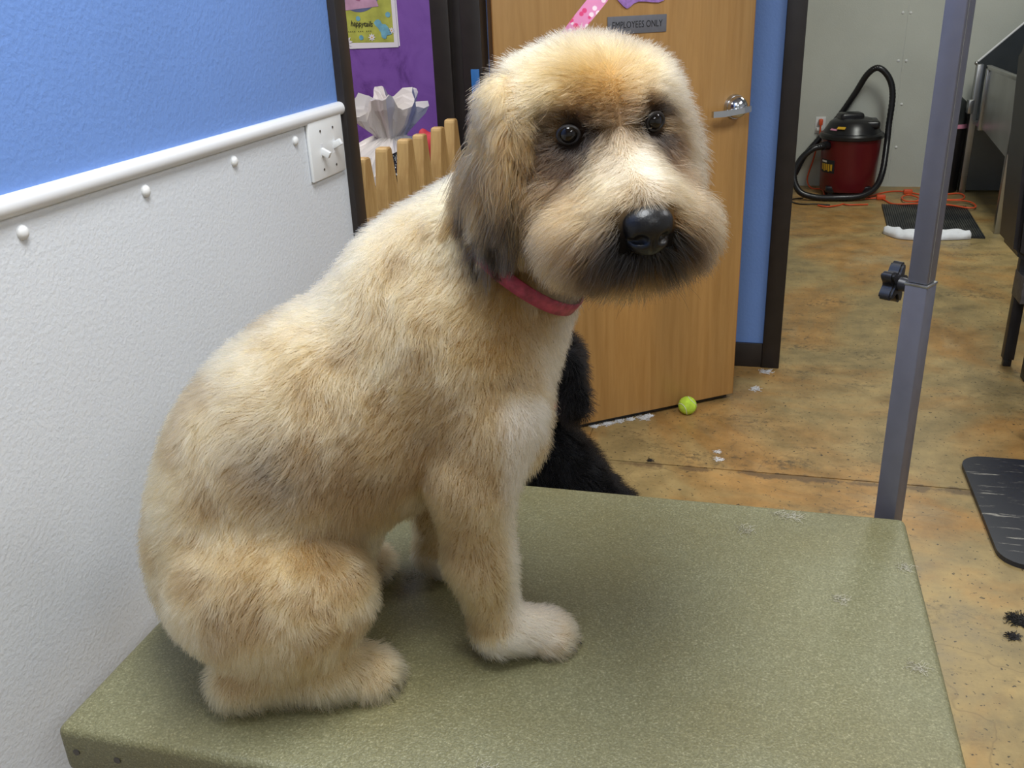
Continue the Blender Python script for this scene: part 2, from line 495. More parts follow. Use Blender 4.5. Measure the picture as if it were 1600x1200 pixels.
def m_fur(name, rough=0.45, spec=0.5):
    m = bpy.data.materials.new(name); m.use_nodes = True
    nt = m.node_tree; nt.nodes.clear()
    out = nt.nodes.new('ShaderNodeOutputMaterial')
    at = nt.nodes.new('ShaderNodeAttribute'); at.attribute_name = 'fur_color'
    h = nt.nodes.new('ShaderNodeBsdfHairPrincipled')
    h.parametrization = 'COLOR'
    h.inputs['Roughness'].default_value = rough
    h.inputs['Radial Roughness'].default_value = 0.6
    h.inputs['Random Roughness'].default_value = 0.2
    nt.links.new(at.outputs['Color'], h.inputs['Color'])
    nt.links.new(h.outputs[0], out.inputs[0])
    return m
def m_skin():
    m, nt, b = new_mat('dog_skin')
    at = nt.nodes.new('ShaderNodeAttribute'); at.attribute_name = 'fur_color'
    nt.links.new(at.outputs['Color'], b.inputs['Base Color']); b.inputs['Roughness'].default_value = 0.8
    b.inputs['Specular IOR Level'].default_value = 0.1
    return m
def m_heart_strap():
    m, nt, b = new_mat('pink_patterned_webbing')
    co = coords(nt, (1, 1, 1))
    v = nd(nt, 'ShaderNodeTexVoronoi', Scale=140.0); nt.links.new(co, v.inputs['Vector'])
    r = ramp(nt, v.outputs['Distance'], [(0.30, (1, 1, 1)), (0.40, (0, 0, 0))])
    pick = ramp(nt, v.outputs['Color'], [(0.45, (0.75, 0.06, 0.20)), (0.55, (0.95, 0.75, 0.82))], 'CONSTANT')
    nt.links.new(mixc(nt, r.outputs[0], (0.80, 0.28, 0.50), pick.outputs[0]), b.inputs['Base Color'])
    b.inputs['Roughness'].default_value = 0.55
    return m
def m_bag():
    m, nt, b = new_mat('thin_white_plastic')
    b.inputs['Base Color'].default_value = (0.88, 0.84, 0.79, 1)
    b.inputs['Roughness'].default_value = 0.35
    b.inputs['Transmission Weight'].default_value = 0.0
    b.inputs['Subsurface Weight'].default_value = 0.0
    tr = nt.nodes.new('ShaderNodeBsdfTranslucent'); tr.inputs[0].default_value = (0.8, 0.75, 0.72, 1)
    mx = nt.nodes.new('ShaderNodeMixShader'); mx.inputs[0].default_value = 0.35
    out = nt.nodes['Material Output']
    nt.links.new(b.outputs[0], mx.inputs[1]); nt.links.new(tr.outputs[0], mx.inputs[2]); nt.links.new(mx.outputs[0], out.inputs[0])
    return m

M = {}
M['floor'] = m_floor()
M['blue'] = m_plaster('blue_wall_paint', (0.150, 0.275, 0.62), 120, 0.4, 0.0025, 0.5)
M['frp'] = m_plaster('white_pebbled_panel', (0.66, 0.69, 0.73), 170, 0.5, 0.0015, 0.38, 0.02)
M['frp_far'] = m_plaster('white_pebbled_panel_grey', (0.55, 0.57, 0.52), 170, 0.6, 0.0022, 0.45, 0.05)  # greyer panel tone for the bathing room wall
M['white_trim'] = mat('white_vinyl_trim', (0.72, 0.73, 0.75), 0.35, var=0.02)
M['white_plastic'] = mat('white_plastic', (0.74, 0.75, 0.75), 0.35, var=0.02)
M['white_wall'] = m_plaster('white_wall_paint', (0.65, 0.66, 0.64), 120, 0.3, 0.002, 0.6)
M['ceiling'] = m_plaster('ceiling_tile', (0.75, 0.75, 0.73), 200, 0.5, 0.003, 0.8)
M['dark_trim'] = mat('dark_brown_trim', (0.017, 0.013, 0.012), 0.45, var=0.2, vscale=20, bscale=60, bstr=0.15)
M['purple'] = m_purple()
M['maple'] = m_wood('maple_veneer', (0.43, 0.235, 0.075), (0.52, 0.30, 0.105), 0.38)
M['maple_edge'] = m_wood('maple_edge_band', (0.32, 0.14, 0.03), (0.42, 0.20, 0.05), 0.45)
M['picket'] = m_wood('pine_picket', (0.34, 0.19, 0.06), (0.55, 0.37, 0.15), 0.6, 9, 1.3)
M['chrome'] = mat('satin_chrome', (0.55, 0.58, 0.62), 0.18, 1.0, var=0.03)
M['steel'] = mat('stainless_steel', (0.42, 0.42, 0.41), 0.32, 1.0, var=0.12, vscale=5)
M['steel_dark'] = mat('dark_stainless', (0.10, 0.11, 0.115), 0.35, 0.9, var=0.15, vscale=4)
M['post'] = mat('grey_painted_steel', (0.15, 0.15, 0.185), 0.4, 0.35, var=0.06, vscale=30)
M['black_plastic'] = mat('black_plastic', (0.012, 0.012, 0.014), 0.3, var=0.2)
M['black_metal'] = mat('black_powder_coat', (0.014, 0.014, 0.018), 0.4, var=0.25, vscale=20)
M['sign_grey'] = mat('grey_engraved_plastic', (0.17, 0.175, 0.20), 0.45, var=0.06, vscale=60)
M['ink'] = mat('black_ink', (0.012, 0.012, 0.015), 0.6)
M['lilac'] = mat('glitter_lilac_foam', (0.42, 0.22, 0.62), 0.5, var=0.25, vscale=90)
M['tabletop'] = m_tabletop()
M['table_steel'] = mat('table_frame_steel', (0.3, 0.3, 0.3), 0.35, 0.9, var=0.08)
M['screw'] = mat('dull_screw', (0.12, 0.11, 0.10), 0.4, 0.8)
M['mat'] = m_streak_mat()
M['ribbed'] = m_ribbed()
M['towel'] = mat('white_towel', (0.78, 0.80, 0.84), 0.9, var=0.05, vscale=40, bscale=200, bstr=0.6)
M['vac_red'] = mat('dark_red_plastic', (0.13, 0.008, 0.012), 0.35, var=0.1)
M['yellow'] = mat('yellow_print', (0.65, 0.38, 0.02), 0.5, var=0.1)
M['orange_cord'] = mat('orange_cord_vinyl', (0.72, 0.10, 0.03), 0.45)
M['tennis'] = mat('tennis_felt', (0.52, 0.75, 0.06), 0.9, var=0.18, vscale=60, bscale=250, bstr=0.7)
M['white_rubber'] = mat('white_rubber', (0.7, 0.72, 0.6), 0.6)
M['fluff'] = mat('white_pet_hair', (0.74, 0.74, 0.74), 0.9, var=0.1)
M['fluff_dark'] = mat('black_pet_hair', (0.018, 0.016, 0.015), 0.8)
M['fluff_cream'] = mat('cream_pet_hair', (0.46, 0.43, 0.33), 0.9)
M['strap'] = m_heart_strap()
M['collar'] = mat('pink_collar_webbing', (0.42, 0.06, 0.11), 0.55, var=0.35, vscale=120)
M['red'] = mat('red_cloth', (0.55, 0.03, 0.05), 0.7, var=0.15, vscale=30)
M['bag'] = m_bag()
M['black_film'] = mat('glossy_black_film', (0.01, 0.011, 0.014), 0.16, bscale=40, bstr=0.9, bdist=0.01)
M['bin'] = mat('grey_lilac_bin', (0.30, 0.26, 0.36), 0.5)
M['paper'] = mat('white_card', (0.78, 0.75, 0.74), 0.6)
M['lime'] = mat('lime_print', (0.42, 0.44, 0.07), 0.55, var=0.25, vscale=18)
M['teal'] = mat('teal_print', (0.17, 0.42, 0.50), 0.55, var=0.25, vscale=40)
M['navy_print'] = mat('slate_blue_print', (0.10, 0.12, 0.22), 0.55, var=0.3, vscale=14)
M['pink_print'] = mat('mauve_print', (0.52, 0.30, 0.40), 0.55, var=0.2, vscale=20)
M['magenta_print'] = mat('dark_pink_print', (0.32, 0.10, 0.20), 0.55, var=0.2, vscale=20)
M['blue_tape'] = mat('blue_tape', (0.02, 0.13, 0.38), 0.5, var=0.1)
M['dark_wood'] = m_wood('dark_counter_wood', (0.03, 0.02, 0.015), (0.06, 0.04, 0.03), 0.4)
M['pink_plastic'] = mat('pink_plastic', (0.62, 0.25, 0.38), 0.45)
M['lavender'] = mat('lavender_cloth', (0.45, 0.42, 0.72), 0.9, var=0.1, vscale=30)
M['fur'] = m_fur('cream_fur')
M['fur_black'] = m_fur('black_fur', 0.5)
for _n in M['fur_black'].node_tree.nodes:
    if _n.type == 'BSDF_HAIR_PRINCIPLED': _n.inputs['IOR'].default_value = 1.22
M['skin'] = m_skin()
M['nose'] = mat('wet_black_nose', (0.008, 0.0075, 0.008), 0.36, spec=0.4, bscale=420, bstr=0.5, bdist=0.0006)
M['eye'] = mat('dark_eye', (0.006, 0.004, 0.003), 0.05, spec=0.5)
M['eyelid'] = mat('black_eyelid', (0.012, 0.009, 0.008), 0.4)
M['claw'] = mat('dark_claw', (0.03, 0.025, 0.022), 0.4)
M['lamp'] = mat('white_lamp_housing', (0.8, 0.8, 0.8), 0.4)

# ================================================================== the setting
WX = -0.775            # room face of the left wall
floor = box('floor', (-3.3, -2.7, -0.12), (3.4, 7.5, -0.006), M['floor'])
tag(floor, 'worn ochre stained concrete floor with scuffs and joints', None, kind='structure')
SEAM = 2.655
for lo, hi in (((-3.3, -2.7), (3.4, SEAM-0.003)), ((-3.3, SEAM+0.003), (-0.502, 7.5)), ((-0.497, SEAM+0.003), (3.4, 7.5))):
    box('floor_slab', (lo[0], lo[1], -0.006), (hi[0], hi[1], 0.0), M['floor'], floor)

def struct(o, label=None): return tag(o, label, None, kind='structure')
b = MB()
b.box((WX-0.13, -2.6, 0), (WX, 1.695, CEIL)).box((WX-0.13, 2.665, 0), (WX, 3.68, CEIL)).box((WX-0.13, 1.695, 2.08), (WX, 2.665, CEIL))
wall_left = struct(b.build('wall_left', M['blue']), 'blue textured wall above the white panelling')
panel = box('wall_panel', (WX, -2.6, 0.0), (WX+0.004, 1.672, 1.222), M['frp'], wall_left); panel['label'] = 'white pebbled wall panel'
riv_me = None
for y in (0.15, 0.375, 0.60, 0.822, 1.045, 1.269, 1.472, 1.632):
    if riv_me is None:
        bb = MB(); bb.sphere((0, 0, 0), 0.0085, (0.7, 1, 1), 16, 10); r = bb.build('rivet', M['white_plastic'], None, True)
        riv_me = r.data
    else: r = link('rivet', riv_me)
    r.location = (WX+0.004, y, 1.2)
    r.parent = wall_left
# rail cap along the top of the panel
pr = []
for k in range(9):
    a = -math.pi/2+math.pi*k/8
    pr.append((WX+0.004+0.010*math.cos(a), 1.231+0.012*math.sin(a)))
pr += [(WX, 1.243), (WX, 1.219)]
struct(MB().prism(pr, 'y', -2.6, 1.668).build('trim_1', M['white_trim'], None, True, 50), 'white rail capping the wall panel')

# door casing of the lobby doorway
b = MB()
b.box((WX-0.145, 1.668, 0), (WX+0.016, 1.716, 2.1), 0.003)
struct(b.build('trim_2', M['dark_trim'], None, True), 'dark brown near casing of the lobby doorway')
b = MB()
b.box((WX-0.145, 2.65, 0), (WX-0.09, 2.72, 2.1), 0.003).box((WX-0.092, 2.664, 0), (WX-0.055, 2.72, 2.1), 0.002).box((WX-0.057, 2.652, 0), (WX+0.002, 2.72, 2.1), 0.003)
far_case = struct(b.build('trim_3', M['dark_trim'], None, True), 'dark brown far casing of the lobby doorway')
hp = box('hinge_plate', (WX-0.032, 2.647, 1.07), (WX-0.008, 2.653, 1.222), M['blue_tape'], far_case, 0.001); hp['label'] = 'blue hinge plate'
struct(box('trim_4', (WX-0.145, 1.668, 2.06), (WX+0.016, 2.72, 2.12), M['dark_trim']), 'dark brown head casing of the lobby doorway')

# back wall with the opening to the bathing room
BY = 3.555
b = MB()
b.box((WX, BY, 0), (0.10, BY+0.13, CEIL)).box((2.3, BY, 0), (3.3, BY+0.13, CEIL)).box((0.10, BY, 2.15), (2.3, BY+0.13, CEIL))
struct(b.build('wall_back', M['blue']), 'blue wall behind the open door')
struct(box('baseboard_back', (WX, BY-0.012, 0.0), (0.067, BY, 0.100), M['dark_trim'], None, 0.002), 'dark baseboard below the blue wall')
b = MB().box((0.067, BY-0.016, 0), (0.135, BY+0.146, 2.2), 0.003)
struct(b.build('trim_5', M['dark_trim'], None, True), 'dark casing beside the opening to the bathing room')
struct(box('trim_6', (0.067, BY-0.016, 2.15), (2.34, BY+0.146, 2.21), M['dark_trim']), 'dark head casing of the bathing room opening')
struct(box('trim_7', (2.27, BY-0.016, 0), (2.34, BY+0.146, 2.2), M['dark_trim']), 'dark right casing of the bathing room opening')

# shell around
FY = 7.25
wf = struct(box('wall_far', (-1.2, FY+0.004, 0), (3.0, FY+0.12, CEIL), M['white_wall']), 'pale wall of the bathing room')
for x0, x1 in ((-1.2, -0.288), (-0.285, 0.936), (0.939, 2.16), (2.163, 3.0)):
    box('wall_panel', (x0, FY, 0.0), (x1, FY+0.004, 2.44), M['frp_far'], wf)
rf_me = None
for x, z in ((0.905, 1.187), (0.955, 1.185), (0.912, 0.875), (0.963, 0.874), (0.968, 0.582), (0.914, 0.283), (0.966, 0.283), (0.918, 0.582)):
    if rf_me is None:
        bb = MB(); bb.sphere((0, 0, 0), 0.010, (1, 0.6, 1), 12, 8); r = bb.build('rivet', M['white_plastic'], None, True); rf_me = r.data
    else: r = link('rivet', rf_me)
    r.location = (x, FY, z); r.parent = wf
struct(box('wall_right', (3.2, -2.7, 0), (3.35, 7.4, CEIL), M['white_wall']))
struct(box('wall_front', (-3.2, -2.72, 0), (3.35, -2.6, CEIL), M['white_wall']))
struct(box('wall_bathing_left', (-1.3, BY+0.13, 0), (-1.18, 7.3, CEIL), M['white_wall']))
wl = struct(box('wall_lobby', (-3.2, 3.5, 0), (WX-0.13, 3.62, CEIL), M['purple']), 'purple sponge painted lobby wall')
struct(box('wall_lobby_left', (-3.25, -2.7, 0), (-3.1, 3.6, CEIL), M['purple']))
struct(box('ceiling', (-3.3, -2.7, CEIL), (3.4, 7.5, CEIL+0.1), M['ceiling']))

# ------------------------------------------------------------------ open door
DK = 0.987
DB = Vector((-0.034*DK, 3.262*DK, 0)); DR = Vector((0.814, 0.58, 0)).normalized(); DN = Vector((DR.y, -DR.x, 0))
DW, DT = 0.885, 0.044
def dpt(s, z, n=0.0): return DB + DR*s + DN*n + Vector((0, 0, z))      # s from latch edge (negative towards hinge)
MD = frame_matrix(DB, DR, DN)          # local x along door, y out of the face, z = down
MD = Matrix(((DR.x, DN.x, 0, DB.x), (DR.y, DN.y, 0, DB.y), (0, 0, 1, 0), (0, 0, 0, 1)))
door = struct(box('door_1', (-DW+0.002, -DT, 0.02), (-0.002, 0, 2.04), M['maple'], None, 0.0015, MD), 'maple veneer door standing open')
box('edge_band', (-DW, -DT+0.001, 0.02), (-DW+0.002, -0.001, 2.04), M['maple_edge'], door, 0, MD)
box('edge_band', (-0.002, -DT+0.001, 0.02), (0, -0.001, 2.04), M['maple_edge'], door, 0, MD)
box('door_bottom_strip', (-DW+0.01, -DT+0.008, 0.006), (-0.02, -0.012, 0.02), M['black_plastic'], door, 0, MD)  # black strip in the gap between door leaf and floor
# lever set
hz = 1.048*DK+1.42*(1-DK)
hz = 1.05
ms = -0.060
rose = MB(); rose.cyl(dpt(ms, hz), dpt(ms, hz, 0.012), 0.040, 0.037, 32).sphere(dpt(ms, hz, 0.010), 0.036, (1, 1, 1), 24, 14)
rose = rose.build('lever_handle', M['chrome'], door, True, 50); rose['label'] = 'satin chrome lever handle'
lv = MB()
c = [dpt(ms+0.028, hz-0.004, 0.047), dpt(ms, hz-0.006, 0.052), dpt(ms-0.035, hz-0.009, 0.052), dpt(ms-0.07, hz-0.012, 0.050), dpt(ms-0.112, hz-0.012, 0.048)]
lv.strip([tuple(p) for p in c], [(0, 0, 1)]*5, 0.019, 0.013)
lv.build('lever', M['chrome'], rose)
# sign
sc_ = -0.421
zs = 1.3165
sg = thing('door_sign', 'small grey plastic EMPLOYEES ONLY sign on the maple door', 'sign', dpt(sc_, zs))
box('sign_plate', (sc_-0.1, 0.0005, zs-0.025), (sc_+0.1, 0.0035, zs+0.025), M['sign_grey'], sg, 0.0008, MD)
MT = Matrix.Translation(dpt(sc_, zs-0.0005, 0.0036)) @ Matrix(((DR.x, 0, DN.x, 0), (DR.y, 0, DN.y, 0), (0, 1, 0, 0), (0, 0, 0, 1))) @ Matrix.Diagonal((0.86, 1.12, 1, 1))
text_obj('lettering', 'EMPLOYEES ONLY', 0.0245, MT, M['ink'], sg, 0.0004)
# lilac cut-out above it
pts = [(-0.505, 1.46), (-0.50, 1.405), (-0.487, 1.385), (-0.470, 1.369), (-0.458, 1.362), (-0.448, 1.366), (-0.436, 1.375), (-0.420, 1.380), (-0.395, 1.379), (-0.375, 1.3765), (-0.352, 1.375), (-0.335, 1.379), (-0.322, 1.390), (-0.312, 1.41), (-0.312, 1.46), (-0.34, 1.50), (-0.39, 1.475), (-0.41, 1.47), (-0.43, 1.475), (-0.47, 1.50)]
cut = MB().prism([(p[0], p[1]) for p in pts], 'y', 0.0005, 0.006, MD).build('foam_cutout', M['lilac'])
tag(cut, 'lilac glitter foam cutout stuck above the EMPLOYEES ONLY sign', 'decoration')

# ------------------------------------------------------------------ light switch
sw = thing('light_switch', 'white double toggle light switch plate on the white panel', 'light switch', (WX+0.004, 1.584, 1.172))
sy0, sy1, sz0, sz1 = 1.514, 1.654, 1.119, 1.226
b = MB().box((WX+0.004, sy0, sz0), (WX+0.011, sy1, sz1), 0.003); pl = b.build('switch_plate', M['white_plastic'], sw, True)
for yy, up in ((1.5575, 1), (1.6105, -1)):
    zz = 1.170
    box('slot', (WX+0.0108, yy-0.0052, zz-0.012), (WX+0.0114, yy+0.0052, zz+0.012), M['white_trim'], pl)
    MM = Matrix.Translation((WX+0.009, yy, zz)) @ Matrix.Rotation(math.radians(28*up), 4, 'Y')
    box('toggle', (0, -0.0045, -0.006), (0.019, 0.0045, 0.006), M['white_plastic'], sw, 0.0015, MM)
    for dz in (-0.034, 0.034):
        MB().cyl((WX+0.0105, yy, zz+dz), (WX+0.0122, yy, zz+dz), 0.0022, n=12).build('screw', M['screw'], pl)

# ------------------------------------------------------------------ lobby: poster, gate, bag and clutter
px0, pz0, py0 = -1.602, 1.243, 3.5
ps = thing('poster', 'lime green pet calendar page with white border on the purple wall', 'poster', (px0+0.128, py0, pz0))
def pq(name, pts, layer, m, parent=ps, th=0.0004):
    y = py0-0.0016-layer*0.0005
    return MB().prism([(px0+u/1000, pz0+v/1000) for u, v in pts], 'y', y, y-th).build(name, m, parent)
def disc(cx, cy, r, n=24, ry=None): return [(cx+r*math.cos(2*math.pi*k/n), cy+(ry or r)*math.sin(2*math.pi*k/n)) for k in range(n)]
pq('under_page', [(14, 4), (260, 6), (260, 330), (14, 330)], -2, M['paper'])
pq('page', [(0, 0), (254, 2), (254, 332), (0, 332)], 0, M['paper'], th=0.0012)
pq('lime_panel', [(9, 40), (55, 38), (62, 22), (238, 20), (240, 322), (9, 322)], 2, M['lime'])
pq('photo_disc', disc(110, 222, 92, 40), 3, M['navy_print'])
pq('photo_figure', [(52, 138), (188, 148), (166, 215), (150, 262), (112, 285), (72, 262), (58, 215)], 4, M['pink_print'])
pq('photo_detail', [(112, 168), (126, 182), (130, 225), (105, 232), (84, 222), (88, 188), (100, 172)], 5, M['magenta_print'])
pq('dog_print', [(163, 92), (172, 101), (182, 103), (190, 98), (196, 86), (210, 84), (220, 74), (226, 60), (231, 50), (224, 47), (212, 45), (206, 33), (197, 34), (190, 40), (188, 56), (178, 72), (168, 82)], 5, M['teal'])
for fx, fy, fr in ((45, 26, 24), (150, 40, 15), (232, 62, 12), (20, 32, 14)):
    petal = []
    for k in range(32):
        a = 2*math.pi*k/32; rr = fr*(0.72+0.28*math.cos(8*a)); petal.append((fx+rr*math.cos(a), fy+rr*math.sin(a)))
    pq('flower_print', petal, 5, M['paper'])
    pq('flower_centre', disc(fx, fy, fr*0.2, 12), 6, M['yellow'])
for fx, fy, fr in ((36, 120, 12), (100, 108, 9), (106, 40, 9), (222, 118, 10)):
    pq('dot_print', disc(fx, fy, fr, 16), 4, M['teal'])
MT = Matrix.Translation((px0+0.112, py0-0.0048, pz0+0.089)) @ Matrix.Rotation(math.radians(3), 4, 'Y') @ Matrix(((1, 0, 0, 0), (0, 0, -1, 0), (0, 1, 0, 0), (0, 0, 0, 1))) @ Matrix.Diagonal((0.9, 1.1, 1, 1))
text_obj('lettering', 'happytails', 0.0255, MT, M['ink'], ps, 0.0003, 0.25)
b = MB()
for k in range(16):
    u = 24+k*8.2
    if k in (8, 12): continue
    b.prism([(px0+(u+du)/1000, pz0+(62+dv)/1000) for du, dv in ((-1, -2), (1, -2), (1.4, 2), (-1.4, 2))], 'y', py0-0.0036, py0-0.0042)
b.build('small_print', M['ink'], ps)

gate = thing('picket_gate', 'waist high pine picket gate across the lobby doorway', 'gate', (-0.84, 2.18, 0.05))
GX = -0.845
prof = []
half = [(0.0365, 0.25), (0.0365, 0.86), (0.026, 0.885), (0.026, 0.905), (0.0385, 0.955), (0.032, 1.02), (0.017, 1.104), (0.013, 1.110)]
prof = [(-y, z) for y, z in half]+[(y, z) for y, z in half[::-1]]
pick = None
for k, (y, dz, rz) in enumerate(((1.775, -.012, .5), (1.905, -.012, -.6), (2.045, -.010, .5), (2.176, -.012, -.6), (2.295, -.016, .6), (2.430, -.018, -.5), (2.556, -.012, .4))):
    if pick is None:
        bb = MB().prism(prof, 'x', -0.015, 0.015); bmesh.ops.bevel(bb.bm, geom=list(bb.bm.edges), offset=0.003, segments=1, affect='EDGES')
        p = bb.build('picket', M['picket'], None); pick = p.data
    else: p = link('picket', pick)
    p.parent = gate; p.location = (GX-gate.location.x, y-gate.location.y, dz-gate.location.z)
    p.rotation_euler = (math.radians(rz*0.5), 0, math.radians(rz*2.2))
for z in (0.36, 0.74):
    box('gate_rail', (GX-0.032, 1.725, z), (GX-0.0125, 2.62, z+0.07), M['picket'], gate, 0.002)

# waste bin with a white liner bag puffed out of the top
bn = thing('waste_bin', 'lilac grey lobby waste bin holding a white liner bag', 'bin', (-1.215, 3.01, 0))
MB().lathe([(0.15, 0.0), (0.155, 0.01), (0.185, 0.80), (0.19, 0.815), (0.18, 0.815), (0.145, 0.03)], (-1.215, 3.01, 0), 28, False).build('bin_body', M['bin'], bn, True)
MB().lathe([(0.001, 0.0), (0.152, 0.0), (0.152, 0.02), (0.001, 0.02)], (-1.215, 3.01, 0.003), 28).build('bin_base', M['bin'], bn)
def plastic_bag(name, c, rings, n, amp, seed, m, peaks=None):
    rg = np.random.default_rng(seed)
    ph = rg.random(6)*6.28
    verts = []; faces = []
    for j, (r, z) in enumerate(rings):
        for k in range(n):
            a = 2*math.pi*k/n
            fold = sum(math.sin((3+2*q)*a+ph[q]+0.9*j*(0.4 if q % 2 else -0.3)) for q in range(5))/3
            crease = abs(((a*4.5+ph[0]+j*0.25) % 2)-1)-0.5
            rr = r*(1+amp*fold*(0.4+0.6*j/len(rings))+amp*1.1*crease)
            zz = z
            if peaks and j >= len(rings)-3:
                w = (j-(len(rings)-4))/3
                zz += w*sum(h*math.exp(-((math.atan2(math.sin(a-a0), math.cos(a-a0)))/s)**2) for a0, h, s in peaks)
            verts.append((c[0]+rr*math.cos(a), c[1]+rr*math.sin(a), c[2]+zz+0.012*amp*10*math.sin(5*a+ph[3]+j)))
    R_ = len(rings)
    for j in range(R_-1):
        for k in range(n):
            faces.append((j*n+k, j*n+(k+1) % n, (j+1)*n+(k+1) % n, (j+1)*n+k))
    o = link(name, mesh_from(name, verts, faces), m)
    md = o.modifiers.new('thickness', 'SOLIDIFY'); md.thickness = 0.0015
    return o
def tri(x): return 2*abs(2*((x/(2*math.pi)) % 1)-1)-1
def tied_bag(c, m):
    rg = random.Random(5); n = 72; vs, fs = [], []
    rings = [(.196, .50, .03), (.20, .60, .04), (.195, .70, .05), (.192, .79, .06), (.188, .87, .09), (.155, .925, .13), (.090, .955, .18), (.048, .972, .22), (.062, .995, .26), (.088, 1.025, .28), (.108, 1.058, .30), (.116, 1.088, .32), (.075, 1.085, .30), (.030, 1.060, .20), (.004, 1.055, .0)]
    for j, (r, z, a_) in enumerate(rings):
        top = min(1, max(0, j-7)/4)
        for k in range(n):
            a = 2*math.pi*k/n
            f = 0.6*tri(7*a+0.3*j)+0.4*tri(11*a+1.3+0.5*math.sin(j))+0.35*math.sin(3*a+j*0.4)
            rr = r*(1+a_*f); zz = z+top*(0.026*tri(5*a+1.0)+0.020*tri(8*a+2.2)+0.012*math.sin(2*a+3.6))
            vs.append((c[0]+rr*math.cos(a)*1.0, c[1]+rr*math.sin(a), c[2]+zz+0.006*rg.uniform(-1, 1)*(j > 3)))
    for j in range(len(rings)-1):
        for k in range(n): fs.append((j*n+k, j*n+(k+1) % n, (j+1)*n+(k+1) % n, (j+1)*n+k))
    o = link('liner_bag', mesh_from('liner_bag', vs, fs), m)
    md = o.modifiers.new('thickness', 'SOLIDIFY'); md.thickness = 0.001
    return o
bag = tied_bag((-1.215, 3.01, 0.015), M['bag'])
tag(bag, 'gathered translucent white bag frilled out above the lobby waste bin', 'bag')

ct = thing('lobby_counter', 'dark wooden stand behind the picket gate', 'stand', (-1.0, 2.62, 0))
box('counter_top', (-1.10, 2.40, 0.88), (-0.925, 2.775, 0.905), M['dark_wood'], ct, 0.002)
for x in (-1.085, -0.945):
    for y in (2.415, 2.76): box('leg', (x-0.012, y-0.012, 0), (x+0.012, y+0.012, 0.88), M['dark_wood'], ct)
bagk = plastic_bag('black_bag', (-0.985, 2.53, 0.922), [(0.052, 0.0), (0.062, 0.015), (0.066, 0.035), (0.058, 0.055), (0.044, 0.068), (0.02, 0.078), (0.004, 0.076)], 40, 0.10, 9, M['black_film'])
tag(bagk, 'crumpled glossy black plastic bag behind the picket gate', 'bag')
rb = MB(); 
vr, fr_ = surface_nets(lambda p: field(p, [ell((0, 0, 0), (0.035, 0.03, 0.05)), ell((-0.02, 0, 0.045), (0.014, 0.014, 0.02), k=0.02), ell((0.02, 0.005, 0.03), (0.016, 0.02, 0.02), k=0.02)]), (-0.06, -0.05, -0.07), (0.06, 0.05, 0.09), 0.005)
rt = link('red_toy', np_mesh('red_toy', vr+np.array([-0.972, 2.72, 0.955+0.03]), fr_), M['red'])
tag(rt, 'small red cloth toy behind the last pickets', 'toy')

# ================================================================== grooming table
TZ = 0.72
TX0, TX1, TY0, TY1 = -0.686, 0.233, 0.605, 1.210
tb = thing('grooming_table', 'green rubber topped grooming table under the cream dog', 'table', (-0.23, 0.9, 0))
top = MB().box((TX0, TY0, TZ-0.062), (TX1, TY1, TZ), 0.010, 4).build('table_top', M['tabletop'], tb, True)
for x, z in ((-0.665, 0.691), (-0.615, 0.690), (-0.30, 0.69), (0.18, 0.69)):
    MB().cyl((x, TY0+0.002, z), (x, TY0-0.001, z), 0.004, n=12).build('screw', M['screw'], top)
for x in (TX0+0.05, TX1-0.05):
    for y in (TY0+0.05, TY1-0.05):
        MB().box((x-0.018, y-0.018, 0.012), (x+0.018, y+0.018, TZ-0.062), 0.003).cyl((x, y, 0), (x, y, 0.014), 0.024, n=16).build('leg', M['table_steel'], tb, True)
for y in (TY0+0.05, TY1-0.05): box('stretcher', (TX0+0.068, y-0.01, 0.18), (TX1-0.068, y+0.01, 0.205), M['table_steel'], tb, 0.002)

# grooming arm: post of two square tubes, clamp, knob, arm
PC = Vector((0.2165, 1.245, 0)); pa = math.radians(235+3)
ga = thing('grooming_stand', 'grey square steel grooming post clamped to the far table corner', 'grooming stand', (PC.x, PC.y, TZ-0.15))
def post_box(name, s, z0, z1, m, bev=0.0025):
    MM = Matrix.Translation(PC) @ Matrix.Rotation(pa, 4, 'Z')
    return MB().box((-s/2, -s/2, z0), (s/2, s/2, z1), bev, 2, MM).build(name, m, ga, True)
post_box('lower_tube', 0.0300, TZ-0.16, 1.052, M['post'])
post_box('collar_rim', 0.0306, 1.050, 1.0535, M['steel'], 0.0005)
up_ = post_box('upper_tube', 0.0262, 1.0536, 1.815, M['post'])
# pressed seam along the upper tube
nrm = Vector((math.cos(pa+math.pi/2), math.sin(pa+math.pi/2), 0)); nl = Vector((math.cos(pa), math.sin(pa), 0))
for s_, nn_, tt_ in ((0.0132, nrm, nl),):
    c0 = PC+nn_*s_+tt_*0.0085
    MB().cyl((c0.x, c0.y, 1.056), (c0.x, c0.y, 1.81), 0.0006, n=6).build('seam', M['steel'], up_)
